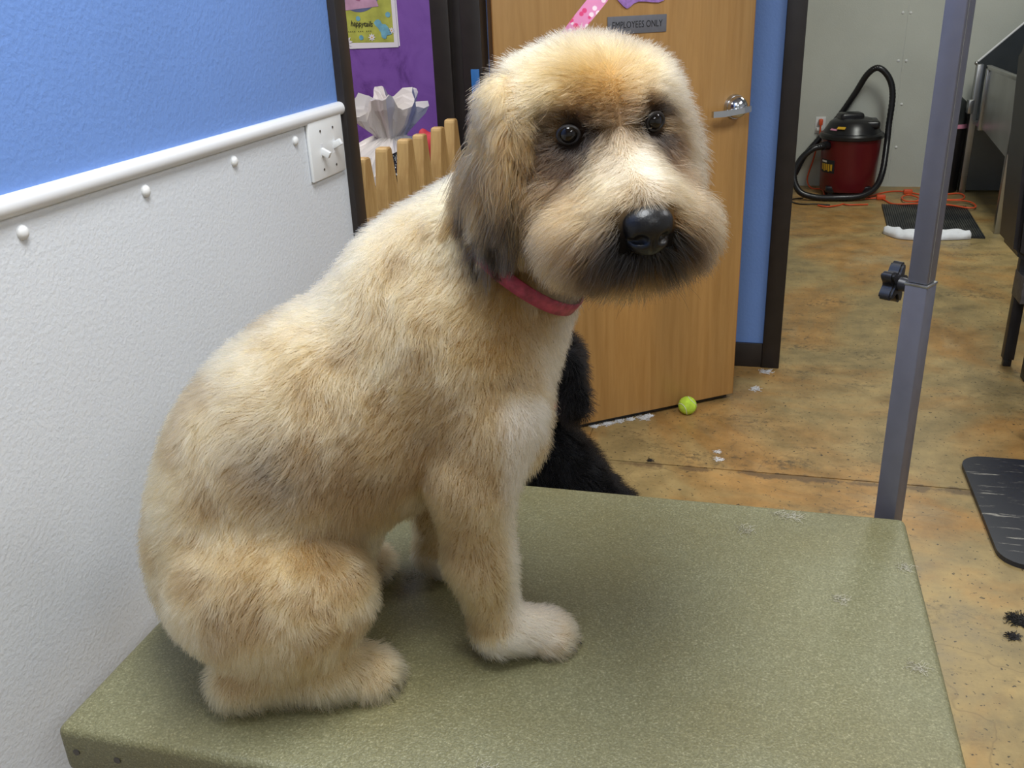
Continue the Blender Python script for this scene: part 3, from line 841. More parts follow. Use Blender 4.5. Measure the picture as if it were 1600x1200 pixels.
# knob on the left-back face
kd = Vector((math.cos(pa-math.pi/2), math.sin(pa-math.pi/2), 0))
kz = 1.045
kb = MB(); k0 = PC+kd*0.015+Vector((0, 0, kz))
side = kd.cross(Vector((0, 0, 1))).normalized()
kpts = []
for k in range(60):
    a = 2*math.pi*k/60+0.35; rr = 0.0225+0.0065*math.cos(5*a); kpts.append((rr*math.cos(a), rr*math.sin(a)))
MK = Matrix.Translation(k0) @ Matrix(((side.x, kd.x, 0, 0), (side.y, kd.y, 0, 0), (0, 0, 1, 0), (0, 0, 0, 1)))
kb.prism(kpts, 'y', 0.012, 0.030, MK)
bmesh.ops.bevel(kb.bm, geom=[e for e in kb.bm.edges if e.calc_length() < 0.008], offset=0.003, segments=2, affect='EDGES')
kn = kb.build('knob', M['black_plastic'], ga, True, 60)
MB().cyl(k0-kd*0.002, k0+kd*0.013, 0.008, 0.010, 16).build('knob_stem', M['black_metal'], kn, True)
MB().box((-0.028, -0.040, TZ-0.13), (0.028, 0.028, TZ-0.066), 0.003, 2, Matrix.Translation(PC)).build('clamp', M['black_metal'], ga, True)
AE = Vector((0.150, 0.985, 1.80))
MB().tube([(PC.x, PC.y, 1.80), tuple((PC+Vector((0, 0, 1.80))).lerp(AE, 0.5)), tuple(AE)], 0.011, 12).build('arm', M['post'], ga, True)

# ------------------------------------------------------------------ tennis ball
ball = thing('tennis_ball', 'yellow green tennis ball against the foot of the door', 'ball', (-0.187, 3.055, 0))
bc = Vector((-0.187, 3.055, 0.033))
MB().sphere(bc, 0.033, u=28, v=18).build('felt', M['tennis'], ball, True)
sp = []
for k in range(48):
    t = 2*math.pi*k/48; a_, b_ = 0.75, 0.25
    v = Vector((a_*math.cos(t)+b_*math.cos(3*t), a_*math.sin(t)-b_*math.sin(3*t), 2*math.sqrt(a_*b_)*math.sin(2*t))).normalized()
    sp.append(bc+Matrix.Rotation(0.8, 3, 'X') @ v*0.0330)
MB().tube(sp, 0.0013, 6, True).build('seam', M['white_rubber'], ball, True)

# ------------------------------------------------------------------ floor mats
def rounded_rect(x0, y0, x1, y1, r, n=8):
    out = []
    for cx, cy, a0 in ((x1-r, y1-r, 0), (x0+r, y1-r, 90), (x0+r, y0+r, 180), (x1-r, y0+r, 270)):
        for k in range(n+1):
            a = math.radians(a0+90*k/n); out.append((cx+r*math.cos(a), cy+r*math.sin(a)))
    return out
fm = MB().prism(rounded_rect(0.678, 2.245, 1.60, 2.858, 0.07), 'z', 0.0005, 0.014).build('anti_fatigue_mat', M['mat'])
tag(fm, 'black marbled anti fatigue mat with rounded corners beside the grooming table', 'mat')
rm = thing('ribbed_mat', 'ribbed black rubber mat on the bathing room floor', 'mat', (1.07, 6.17, 0))
MR = Matrix.Translation((1.07, 6.17, 0)) @ Matrix.Rotation(math.radians(-3), 4, 'Z')
MB().box((-0.26, -0.42, 0.0005), (0.26, 0.42, 0.007), 0, 2, MR).build('mat_base', M['ribbed'], rm)
b = MB()
for k in range(40):
    x = -0.255+k*0.01308; b.box((x-0.0035, -0.418, 0.0068), (x+0.0035, 0.418, 0.0115), 0, 2, MR)
rb_ = b.build('ribs', M['ribbed'], rm); rb_['kind'] = 'stuff'
# rolled towel along the near edge of the mat
tp = [(0.766, 5.859), (0.845, 5.850), (0.866, 5.789), (0.974, 5.799), (1.084, 5.825), (1.185, 5.803), (1.230, 5.747)]
bt = [(0.761, 5.800), (0.814, 5.700), (0.869, 5.667), (0.955, 5.660), (1.060, 5.671), (1.167, 5.696), (1.225, 5.716)]
A_ = catmull([Vector((x, y, 0)) for x, y in tp], 6); B_ = catmull([Vector((x, y, 0)) for x, y in bt], 6)
tv, tf = [], []
J = 8
for i, (p, q) in enumerate(zip(A_, B_)):
    for j in range(J+1):
        t = j/J; c = p.lerp(q, t); e = min(i, len(A_)-1-i)/3
        h = 0.014+0.030*math.sin(math.pi*min(1, max(0, t)))*min(1, 0.3+e)+0.004*math.sin(i*0.9+3*t)
        if j in (0, J): h = 0.0015 if j == J else 0.0125
        tv.append((c.x, c.y, h))
for i in range(len(A_)-1):
    for j in range(J): tf.append((i*(J+1)+j, i*(J+1)+j+1, (i+1)*(J+1)+j+1, (i+1)*(J+1)+j))
tw = link('towel', mesh_from('towel', tv, tf, True), M['towel']); md = tw.modifiers.new('t', 'SOLIDIFY'); md.thickness = 0.004; md.offset = 1
tag(tw, 'rolled white towel along the edge of the ribbed mat', 'towel')

# ------------------------------------------------------------------ wet vacuum
VC = (0.632, 7.0, 0.0); VR = 0.203
vac = thing('wet_vacuum', 'dark red wet vacuum with black lid and looping black hose', 'vacuum', VC)
MB().lathe([(0.16, 0.03), (0.178, 0.034), (0.186, 0.06), (VR-0.004, 0.385), (VR, 0.40), (VR-0.01, 0.41)], VC, 40).build('drum', M['vac_red'], vac, True)
MB().lathe([(VR+0.002, 0.388), (VR+0.012, 0.394), (VR+0.013, 0.415), (VR+0.003, 0.428), (VR-0.01, 0.432), (0.18, 0.455), (0.155, 0.50), (0.12, 0.522), (0.07, 0.53), (0.001, 0.532)], VC, 40, False).build('lid', M['black_plastic'], vac, True, 35)
hd = MB().box((-0.105, -0.06, 0.50), (0.06, 0.06, 0.562), 0.022, 4, Matrix.Translation(VC) @ Matrix.Rotation(0.25, 4, 'Z')).build('motor_housing', M['black_plastic'], vac, True)
MB().box((0.05, -0.12, 0.46), (0.17, 0.10, 0.515), 0.02, 3, Matrix.Translation(VC)).build('carry_handle', M['black_plastic'], vac, True)
box('power_switch', (-0.085, -0.095, 0.500), (-0.05, -0.075, 0.512), M['vac_red'], hd, 0.002, Matrix.Translation(VC))
for k in range(4):
    a = math.radians(45+90*k); x, y = VC[0]+0.165*math.cos(a), VC[1]+0.165*math.sin(a)
    cst = MB().box((x-0.035, y-0.035, 0.03), (x+0.035, y+0.035, 0.075), 0.01).build('caster_foot', M['black_plastic'], vac, True)
    MB().cyl((x, y-0.012, 0.0185), (x, y+0.012, 0.0185), 0.018, n=16).build('wheel', M['black_plastic'], cst, True)
def on_drum(ang0, ang1, z0, z1, name, m, parent, off=0.0015, n=8):
    vs, fs = [], []
    for k in range(n+1):
        a = math.radians(ang0+(ang1-ang0)*k/n)
        for z in (z0, z1):
            r = 0.186+(VR-0.004-0.186)*(z-0.06)/0.325
            for o_ in (0.0002, off): vs.append((VC[0]+(r+o_)*math.cos(a), VC[1]+(r+o_)*math.sin(a), z))
    for k in range(n):
        i = k*4; j = i+4
        fs += [(i+1, j+1, j+3, i+3), (i, i+2, j+2, j), (i, j, j+1, i+1), (i+2, i+3, j+3, j+2)]
    fs += [(0, 1, 3, 2), (n*4, n*4+2, n*4+3, n*4+1)]
    return link(name, mesh_from(name, vs, fs), m, parent)
lb = on_drum(196, 236, 0.165, 0.255, 'label_plate', M['ink'], vac, 0.0018)
on_drum(200, 216, 0.236, 0.248, 'label_print', M['paper'], lb, 0.0026)
# worn yellow block lettering, not readable at this size
for k in range(5):
    on_drum(200+k*6.6, 204.6+k*6.6, 0.182-(k % 2)*0.006, 0.226, 'label_print', M['yellow'], lb, 0.0026, 2)
for (a0, a1, z, m_) in ((232, 250, 0.474, 'yellow'), (218, 228, 0.462, 'pink_plastic')):
    am = math.radians((a0+a1)/2); r_ = 0.176
    bx = Matrix.Translation((VC[0]+r_*math.cos(am), VC[1]+r_*math.sin(am), z)) @ Matrix.Rotation(am, 4, 'Z') @ Matrix.Rotation(math.radians(33), 4, 'Y')
    box('warning_sticker', (-0.012, -0.028, -0.002), (0.012, 0.028, 0.0015), M[m_], vac, 0, bx)
hose = [(0.475, 6.90, 0.352), (0.43, 6.83, 0.355), (0.36, 6.80, 0.337), (0.29, 6.79, 0.266), (0.255, 6.77, 0.165), (0.30, 6.73, 0.062), (0.41, 6.715, 0.026), (0.565, 6.71, 0.025), (0.705, 6.735, 0.032), (0.80, 6.80, 0.075), (0.850, 6.90, 0.165), (0.872, 7.02, 0.337), (0.876, 7.06, 0.468), (0.880, 7.08, 0.661), (0.846, 7.09, 0.775), (0.772, 7.10, 0.842), (0.705, 7.12, 0.80), (0.638, 7.16, 0.665), (0.545, 7.20, 0.50), (0.42, 7.20, 0.34), (0.33, 7.15, 0.23), (0.275, 7.05, 0.13)]
hp_ = catmull([Vector(p) for p in hose], 14)
MB().tube(hp_, lambda t: 0.0215+0.0012*math.sin(t*900), 12).build('hose', M['black_plastic'], vac, True)
MB().cyl((0.50, 6.93, 0.350), (0.435, 6.835, 0.355), 0.034, 0.029, 18).build('hose_port', M['black_plastic'], vac, True)

# outlet, plug and orange cords
ol = thing('wall_outlet', 'white wall outlet behind the wet vacuum', 'outlet', (0.43, FY, 0.45))
MB().box((0.395, FY-0.006, 0.385), (0.465, FY, 0.50), 0.002).build('cover_plate', M['white_plastic'], ol, True)
MB().box((0.405, FY-0.03, 0.405), (0.445, FY-0.006, 0.43), 0.003).build('socket', M['white_plastic'], ol, True)
oc = thing('extension_cord', 'orange extension cord plugged in and coiled over the bathing room floor', 'cord', (0.9, 6.9, 0))
MB().box((0.418, FY-0.045, 0.445), (0.445, FY-0.006, 0.488), 0.005).build('plug', M['orange_cord'], oc, True)
def cord(name, pts, m, parent, r=0.0055, k=6): return MB().tube([Vector(p) for p in pts], r, 8, False, k).build(name, m, parent, True)
def fl(pts, z0=0.0055): return [(x, y, z0+0.004*(i % 3 == 1)) for i, (x, y) in enumerate(pts)]
cord('cord', [(0.431, FY-0.04, 0.445), (0.428, FY-0.035, 0.36), (0.40, FY-0.04, 0.2), (0.37, FY-0.04, 0.06)]+fl([(0.40, 7.14), (0.474, 7.07), (0.489, 6.78)])+fl([(0.595, 6.74), (0.776, 6.843), (0.846, 6.957), (0.954, 7.052), (1.048, 7.013), (1.132, 6.952), (1.279, 6.961), (1.375, 6.985), (1.40, 6.906), (1.354, 6.797), (1.229, 6.768), (1.115, 6.823)]), M['orange_cord'], oc)
cord('cord', fl([(0.745, 6.777), (0.846, 6.784), (0.896, 6.643)])+[(x, y, 0.017) for x, y in [(0.960, 6.568), (1.084, 6.596), (1.237, 6.568), (1.345, 6.482), (1.400, 6.524), (1.395, 6.659), (1.320, 6.713), (1.095, 6.677), (0.993, 6.670)]]+fl([(0.983, 6.793), (1.037, 6.860), (1.089, 6.758), (1.043, 6.653)], 0.017), M['orange_cord'], oc)
cord('cord', fl([(0.745, 6.60), (0.62, 6.56), (0.585, 6.60), (0.554, 6.559), (0.476, 6.493), (0.421, 6.549)]), M['orange_cord'], oc)
for x, y in ((0.846, 6.784), (1.045, 6.985)): MB().box((x-0.03, y-0.018, 0.001), (x+0.03, y+0.018, 0.034), 0.008).build('connector', M['orange_cord'], oc, True)
bcd = cord('power_cord', fl([(0.50, 6.56), (0.409, 6.568), (0.305, 6.581), (0.25, 6.66), (0.266, 6.725), (0.33, 6.78)]), M['black_plastic'], None, 0.0045)
tag(bcd, 'thin black cord lying in front of the wet vacuum hose', 'cord')

# ------------------------------------------------------------------ stainless bathing tub along the right of the bathing room
tub = thing('bathing_tub', 'stainless steel dog bathing tub on legs in the bathing room', 'tub', (1.7, 6.5, 0))
x0, x1, y0, y1 = 1.39, 2.05, 5.86, 7.06
# front apron (facing left) as a shallow framed panel
MB().prism([(y0, 0.42), (y1-0.33, 0.50), (y1-0.33, 0.862), (y0, 0.862)], 'x', x0+0.004, x0+0.012).build('apron', M['steel'], tub)
MB().box((x0-0.012, y1-0.36, 0.475), (x0+0.02, y1-0.32, 0.875), 0.004).build('apron_rim', M['steel'], tub, True)
MB().box((x0-0.012, y0, 0.852), (x0+0.02, y1-0.32, 0.876), 0.004).build('apron_rim', M['steel'], tub, True)
MB().box((x0+0.012, y0, 0.48), (x1, y1-0.03, 0.50), 0).build('basin_floor', M['steel'], tub)
MB().box((x1-0.012, y0, 0.48), (x1, y1, 1.45), 0).build('back_splash', M['steel_dark'], tub)
sl = [(x0-0.012, 0.02), (x0-0.012, 0.868), (1.985, 1.45), (x1, 1.45), (x1, 0.02)]
MB().prism(sl, 'y', y1-0.014, y1).build('end_splash', M['steel_dark'], tub)
d = (Vector((1.985, 0, 1.45))-Vector((x0-0.02, 0, 0.862)))
MB().tube([(x0-0.02, y1-0.012, 0.862), (1.985, y1-0.012, 1.452)], 0.007, 8).build('end_splash_rim', M['white_trim'], tub, True)
MB().sphere((x0-0.012, y1-0.012, 0.866), 0.014, u=12, v=8).build('corner_cap', M['steel'], tub, True)
MB().prism([(x0-0.012, 0.46), (x0-0.012, 0.868), (x1, 0.868), (x1, 0.46)], 'y', y0, y0+0.01).build('near_end_panel', M['steel_dark'], tub)
for xx, yy, hh in ((x0, y0, 0.80), (x0, y1-0.06, 0.86), (x1-0.05, y0, 0.5), (x1-0.05, y1-0.06, 0.5)):
    MB().box((xx-0.012, yy, 0.0), (xx+0.028, yy+0.045, hh), 0.003).build('leg', M['steel'], tub, True)
MB().box((x0-0.045, y1-0.12, 0.55), (x0-0.01, y1-0.05, 0.64), 0.006).build('latch', M['steel'], tub, True)

# lidded bin standing between tub and wall, behind the post
pb = thing('pedal_bin', 'black bin with domed lid and pink rim beside the bathing tub', 'bin', (1.29, 7.12, 0))
MB().lathe([(0.088, 0.0), (0.095, 0.01), (0.10, 0.43), (0.102, 0.445)], (1.29, 7.125, 0.0), 28).build('bin_body', M['black_plastic'], pb, True)
MB().lathe([(0.104, 0.440), (0.106, 0.442), (0.106, 0.468), (0.104, 0.470)], (1.29, 7.125, 0), 28).build('rim', M['pink_plastic'], pb, True)
MB().lathe([(0.106, 0.470), (0.106, 0.50), (0.098, 0.56), (0.078, 0.61), (0.045, 0.64), (0.001, 0.65)], (1.29, 7.125, 0), 28, False).build('lid', M['steel_dark'], pb, True, 60)

# black dryer stand at the right edge
ds = thing('dryer_stand', 'black dryer stand with square legs at the right edge', 'dryer', (1.15, 3.7, 0))
MB().box((0.975, 3.69, 0.03), (1.015, 3.73, 0.47), 0.003).build('leg', M['black_metal'], ds, True)
MB().box((0.980, 3.695, 0.0), (1.010, 3.725, 0.031), 0.004).build('rubber_foot', M['black_plastic'], ds, True)
MB().box((1.02, 3.54, 0.0), (1.075, 3.60, 0.40), 0.003).build('leg', M['black_metal'], ds, True)
MB().box((1.30, 3.55, 0.0), (1.34, 3.59, 0.45), 0.003).build('leg', M['black_metal'], ds, True)
MB().box((1.30, 3.69, 0.0), (1.34, 3.73, 0.45), 0.003).build('leg', M['black_metal'], ds, True)
MB().box((0.973, 3.60, 0.285), (1.34, 3.732, 0.385), 0.004).build('bracket', mat('grey_bracket', (0.10, 0.095, 0.10), 0.5, 0.3, var=0.3, vscale=60), ds, True)
b = MB().prism([(0.925, 0.47), (0.885, 1.16), (0.92, 1.22), (1.40, 1.22), (1.42, 0.44), (0.98, 0.44)], 'y', 3.60, 3.86)
bmesh.ops.bevel(b.bm, geom=list(b.bm.edges), offset=0.02, segments=3, affect='EDGES')
hs = b.build('housing', M['black_metal'], ds, True, 40)
box('maker_label', (0.905, 3.597, 0.87), (0.96, 3.6005, 0.95), M['paper'], hs)
MB().sphere((0.915, 3.60, 0.77), 0.004, u=10, v=6).build('screw', M['steel'], hs, True)
# lavender cloth at its foot
lv_ = MB().sphere((1.055, 3.47, 0.012), 0.06, (0.9, 0.7, 0.35), 20, 10)
for v in lv_.bm.verts: v.co += Vector((0.012*math.sin(v.co.x*90), 0.012*math.sin(v.co.y*80), 0)); v.co.z = max(0.001, v.co.z)
tag(lv_.build('cloth', M['lavender'], None, True), 'crumpled lavender cloth at the foot of the dryer stand', 'cloth')
# corrugated black dryer hose end at the right edge
pth = [Vector((0.945, 3.035, 0.028)), Vector((0.945, 3.03, 0.06)), Vector((0.955, 3.03, 0.10)), Vector((0.985, 3.03, 0.14)), Vector((1.05, 3.04, 0.16)), Vector((1.15, 3.08, 0.15)), Vector((1.30, 3.2, 0.05)), Vector((1.45, 3.3, 0.032))]
dh = MB().tube(catmull(pth, 14), lambda t: 0.030+0.004*math.sin(t*170), 16).build('dryer_hose', M['black_plastic'], None, True, 60)
tag(dh, 'corrugated black hose end standing on the floor behind the marbled mat', 'hose')

# ------------------------------------------------------------------ loose hair tufts
def tuft(name, c, r, m, label, group, n=26, seed=0):
    rg = random.Random(seed); b = MB()
    for k in range(n):
        a = rg.uniform(0, 6.28); rr = r*rg.uniform(0.1, 1)
        p = Vector((c[0]+rr*math.cos(a), c[1]+rr*math.sin(a), c[2]+0.0008))
        pts = [p]; dd = rg.uniform(0, 6.28); L_ = r*rg.uniform(0.5, 1.1)
        for j in range(1, 4):
            dd += rg.uniform(-0.9, 0.9)
            pts.append(pts[-1]+Vector((math.cos(dd)*L_/3, math.sin(dd)*L_/3, rg.uniform(-0.1, 0.25)*r/(6 if c[2] > 0.1 else 2))))
            pts[-1].z = max(c[2]+0.0008, pts[-1].z)
        b.tube(pts, 0.00020 if c[2] > 0.1 else 0.0006+0.00025*(r > 0.012), 3)
    return tag(b.build(name, m), label, 'hair tuft', group)
floor_tufts = [(-0.497, 2.895, .016), (-0.466, 2.922, .017), (-0.445, 2.930, .014), (-0.419, 2.955, .015), (-0.383, 2.972, .016), (-0.333, 2.995, .018), (-0.318, 3.010, .016)]
for i, (x, y, r) in enumerate(floor_tufts):
    which = ('nearest the black dog', 'second from the black dog', 'third from the black dog', 'fourth from the black dog', 'third from the tennis ball', 'second from the tennis ball', 'nearest the tennis ball')[i]
    tuft('hair_tuft', (x, y, 0), r*(0.8+0.35*(i % 2)), M['fluff'], 'white hair tuft along the foot of the door, '+which, 'white tufts along the door', 80, i)
tuft('hair_tuft', (-0.069, 2.773, 0), 0.011, M['fluff'], 'small white tuft on open floor between ball and table, farther of two', None, 40, 21)
tuft('hair_tuft', (-0.060, 2.716, 0), 0.013, M['fluff'], 'small white tuft on open floor between ball and table, nearer of two', None, 40, 22)
tuft('hair_tuft', (0.087, 3.50, 0), 0.020, M['fluff'], 'white tuft at the foot of the dark casing by the blue wall', None, 60, 23)
tuft('hair_tuft', (0.047, 3.318, 0), 0.018, M['fluff'], 'white tuft on the floor off the latch corner of the door', None, 60, 24)
tuft('hair_tuft', (-0.276, 2.672, 0), 0.010, M['fluff_dark'], 'tiny black tuft beside the floor joint', None, 60, 25)
tuft('hair_tuft', (0.672, 2.02, 0), 0.024, M['fluff_dark'], 'larger black hair tuft on the floor nearer than the marbled mat', None, 260, 26)
tuft('hair_tuft', (0.643, 1.955, 0), 0.013, M['fluff_dark'], 'smaller black hair tuft on the floor nearer than the marbled mat', None, 120, 27)
tt = [((0.069, 1.186), .014, 'pale tuft at the far table edge, larger of the two there'), ((0.085, 1.184), .010, 'pale tuft at the far table edge, nearer the post'), ((0.017, 1.137), .012, 'pale tuft just inside the far table edge'),
      ((0.217, 1.082), .010, 'pale tuft on the table right below the grooming post'), ((0.132, 0.996), .010, 'faint pale tuft in the middle of the bare table top'),
      ((-0.219, 0.645), .012, 'pale tuft at the near table edge below the front paw'), ((-0.404, 0.942), .012, 'pale tuft on the table under the dog between its legs'), ((0.205, 0.885), .011, 'faint pale tuft near the right table edge')]
for i, ((x, y), r, lb_) in enumerate(tt): tuft('hair_tuft', (x, y, TZ), r, M['fluff_cream'], lb_, None, 46, 40+i)

# ================================================================== the cream dog
def sstep(x, a, b):
    t = np.clip((x-a)/(b-a), 0, 1); return t*t*(3-2*t)
def gauss(p, c, r):
    d = (p-np.asarray(c))/np.asarray(r); return np.exp(-(d*d).sum(1))
def mixw(c, w, col): return c*(1-w[:, None])+np.asarray(col)*w[:, None]

th = math.radians(23)
DF = np.array([math.cos(th), math.sin(th), 0]); DL = np.array([-math.sin(th), math.cos(th), 0]); DU = np.array([0, 0, 1.])
DO = np.array([-0.264, 0.90, TZ])
def d2w(p): p = np.atleast_2d(p); return DO+p[:, :1]*DF+p[:, 1:2]*DL+p[:, 2:3]*DU
hy, hp_, hr = math.radians(28.5), math.radians(6), math.radians(1.5)
_n = np.array([math.sin(hy)*math.cos(hp_), -math.cos(hy)*math.cos(hp_), -math.sin(hp_)])
_s = np.array([math.cos(hy), math.sin(hy), 0]); _u = np.cross(_n, _s); _u = _u if _u[2] > 0 else -_u
_s, _u = math.cos(hr)*_s+math.sin(hr)*_u, math.cos(hr)*_u-math.sin(hr)*_s
tol = lambda v: np.array([v@DF, v@DL, v@DU])
HN, HS, HU = tol(_n), tol(_s), tol(_u)
HSC = 0.915
_cam = tol(np.array([0, 0, CAMZ])-DO)
HC = _cam+(np.array([0.108, -0.007, 0.560])-_cam)*HSC
def H(s, u, n): return HC+HSC*(s*HS+u*HU+n*HN)
def hell(c, r, ax, k, tag='head'): return ell(c, np.array(r)*HSC, ax, k, tag)
HAX = (HS, HU, HN)
AX = (np.array([.79, 0, .61]), np.array([0, 1., 0]), np.array([-.61, 0, .79]))
AX2 = (np.array([.62, 0, .78]), np.array([0, 1., 0]), np.array([-.78, 0, .62]))
EYE = [H(-0.0445, 0.026, 0.0635), H(0.0370, 0.030, 0.0635)]
prims = [
    ell((-0.277, 0, 0.125), (0.113, 0.122, 0.116), k=.04, tag='body'),
    ell((-0.205, 0, 0.265), (0.185, 0.112, 0.118), AX, .05, 'body'),
    ell((-0.062, 0, 0.345), (0.165, 0.100, 0.110), AX2, .05, 'body'),
    cap((-0.060, 0, 0.405), (0.046, -0.038, 0.500), 0.086, 0.061, .05, 'neck'),
    ell((-0.034, 0, 0.335), (0.052, 0.072, 0.085), k=.04, tag='chest'),
    # near fore leg (right)
    ell((-0.030, -0.070, 0.335), (0.055, 0.043, 0.105), ((.9, 0, .3), (0, 1, 0), (-.3, 0, .9)), .03, 'body'),
    cap((-0.018, -0.084, 0.30), (-0.040, -0.090, 0.235), 0.047, 0.038, .016, 'leg'),
    ell((-0.058, -0.092, 0.252), (0.022, 0.022, 0.030), k=.016, tag='leg'),
    cap((-0.042, -0.090, 0.24), (-0.038, -0.087, 0.135), 0.036, 0.0265, .014, 'leg'),
    cap((-0.038, -0.087, 0.135), (-0.022, -0.084, 0.045), 0.0265, 0.0235, .018, 'leg'),
    cap((-0.019, -0.084, 0.036), (0.028, -0.080, 0.026), 0.026, 0.024, .02, 'paw'),
    # far fore leg (left)
    ell((-0.045, 0.068, 0.335), (0.055, 0.045, 0.10), k=.03, tag='body'),
    cap((-0.045, 0.082, 0.30), (-0.072, 0.086, 0.225), 0.046, 0.038, .02, 'leg'),
    cap((-0.072, 0.086, 0.23), (-0.076, 0.088, 0.045), 0.034, 0.023, .015, 'leg'),
    cap((-0.078, 0.088, 0.034), (-0.050, 0.096, 0.026), 0.025, 0.024, .02, 'paw'),
]
for sd in (-1, 1):
    prims += [
        ell((-0.258, sd*0.100, 0.128), (0.094, 0.056, 0.076), ((.97, 0, -.12), (0, 1, 0), (.12, 0, .97)), .02, 'thigh'),
        ell((-0.216, sd*0.106, 0.125), (0.042, 0.038, 0.054), k=.02, tag='thigh'),
        cap((-0.225, sd*0.110, 0.085), (-0.306, sd*0.110, 0.040), 0.034, 0.023, .02, 'thigh'),
        cap((-0.310, sd*0.110, 0.030), (-0.205, sd*0.108, 0.032), 0.0225, 0.026, .015, 'hfoot'),
        cap((-0.215, sd*0.108, 0.030), (-0.170, sd*0.107, 0.024), 0.027, 0.022, .02, 'hfoot'),
    ]
def toes(cx, cy, z, spread, tg, fwd):
    for k, w in enumerate((-1.5, -0.5, 0.5, 1.5)):
        a = cx+fwd*(1 if abs(w) < 1 else 0.55)
        prims.append(ell((a, cy+w*spread, z), (0.018, 0.0098, 0.0155), k=.008, tag=tg))
toes(0.030, -0.080, 0.018, 0.0135, 'paw', 0.018)
toes(-0.052, 0.098, 0.018, 0.0125, 'paw', 0.012)
toes(-0.172, -0.107, 0.017, 0.0130, 'hfoot', 0.016)
toes(-0.172, 0.107, 0.017, 0.0130, 'hfoot', 0.016)
head = [
    hell(H(-0.004, 0.010, -0.014), (0.077, 0.071, 0.080), HAX, .04, 'head'),
    hell(H(0, 0.044, 0.036), (0.056, 0.030, 0.034), HAX, .03, 'head'),
    hell(H(-0.047, -0.028, 0.022), (0.042, 0.058, 0.046), HAX, .03, 'head'),
    hell(H(0.047, -0.028, 0.022), (0.042, 0.058, 0.046), HAX, .03, 'head'),
    cap(H(0, -0.014, 0.050), H(0, -0.036, 0.120), 0.040, 0.032, .03, 'muzzle'),
    hell(H(-0.034, -0.056, 0.094), (0.038, 0.035, 0.046), HAX, .025, 'muzzle'),
    hell(H(0.034, -0.056, 0.094), (0.038, 0.035, 0.046), HAX, .025, 'muzzle'),
    cap(H(0, -0.078, 0.040), H(0, -0.076, 0.096), 0.036, 0.026, .025, 'muzzle'),
    # ears
    hell(H(-0.080, 0.030, -0.010), (0.022, 0.036, 0.036), HAX, .025, 'ear'),
    hell(H(-0.096, -0.020, 0.002), (0.022, 0.076, 0.053), (HS-HU*0.20, HU+HS*0.20, HN), .014, 'ear'),
    hell(H(0.072, 0.020, -0.045), (0.022, 0.038, 0.036), HAX, .025, 'ear'),
    hell(H(0.086, -0.030, -0.055), (0.016, 0.068, 0.038), (HS+HU*0.10, HU-HS*0.10, HN), .014, 'ear'),
]
prims += head
neg = [ell(e+HN*0.014, (0.0120, 0.0105, 0.013), HAX, .010, 'eye') for e in EYE]
def dog_fn(p):
    d = field(p, prims, neg)
    d = d-0.0045*sstep(np.linalg.norm(p-HC, axis=1), .10, .16)*sstep(p[:, 2], .05, .12)
    return np.maximum(d, 0.0015-p[:, 2])
dv, df = surface_nets(dog_fn, (-0.44, -0.27, -0.012), (0.27, 0.19, 0.70), 0.0058)
dv = laplacian(dv, df, 1, 0.4)
def region(p):
    D = np.stack([d_prim(p, q) for q in prims], 1)
    return np.array([q['tag'] for q in prims])[D.argmin(1)]

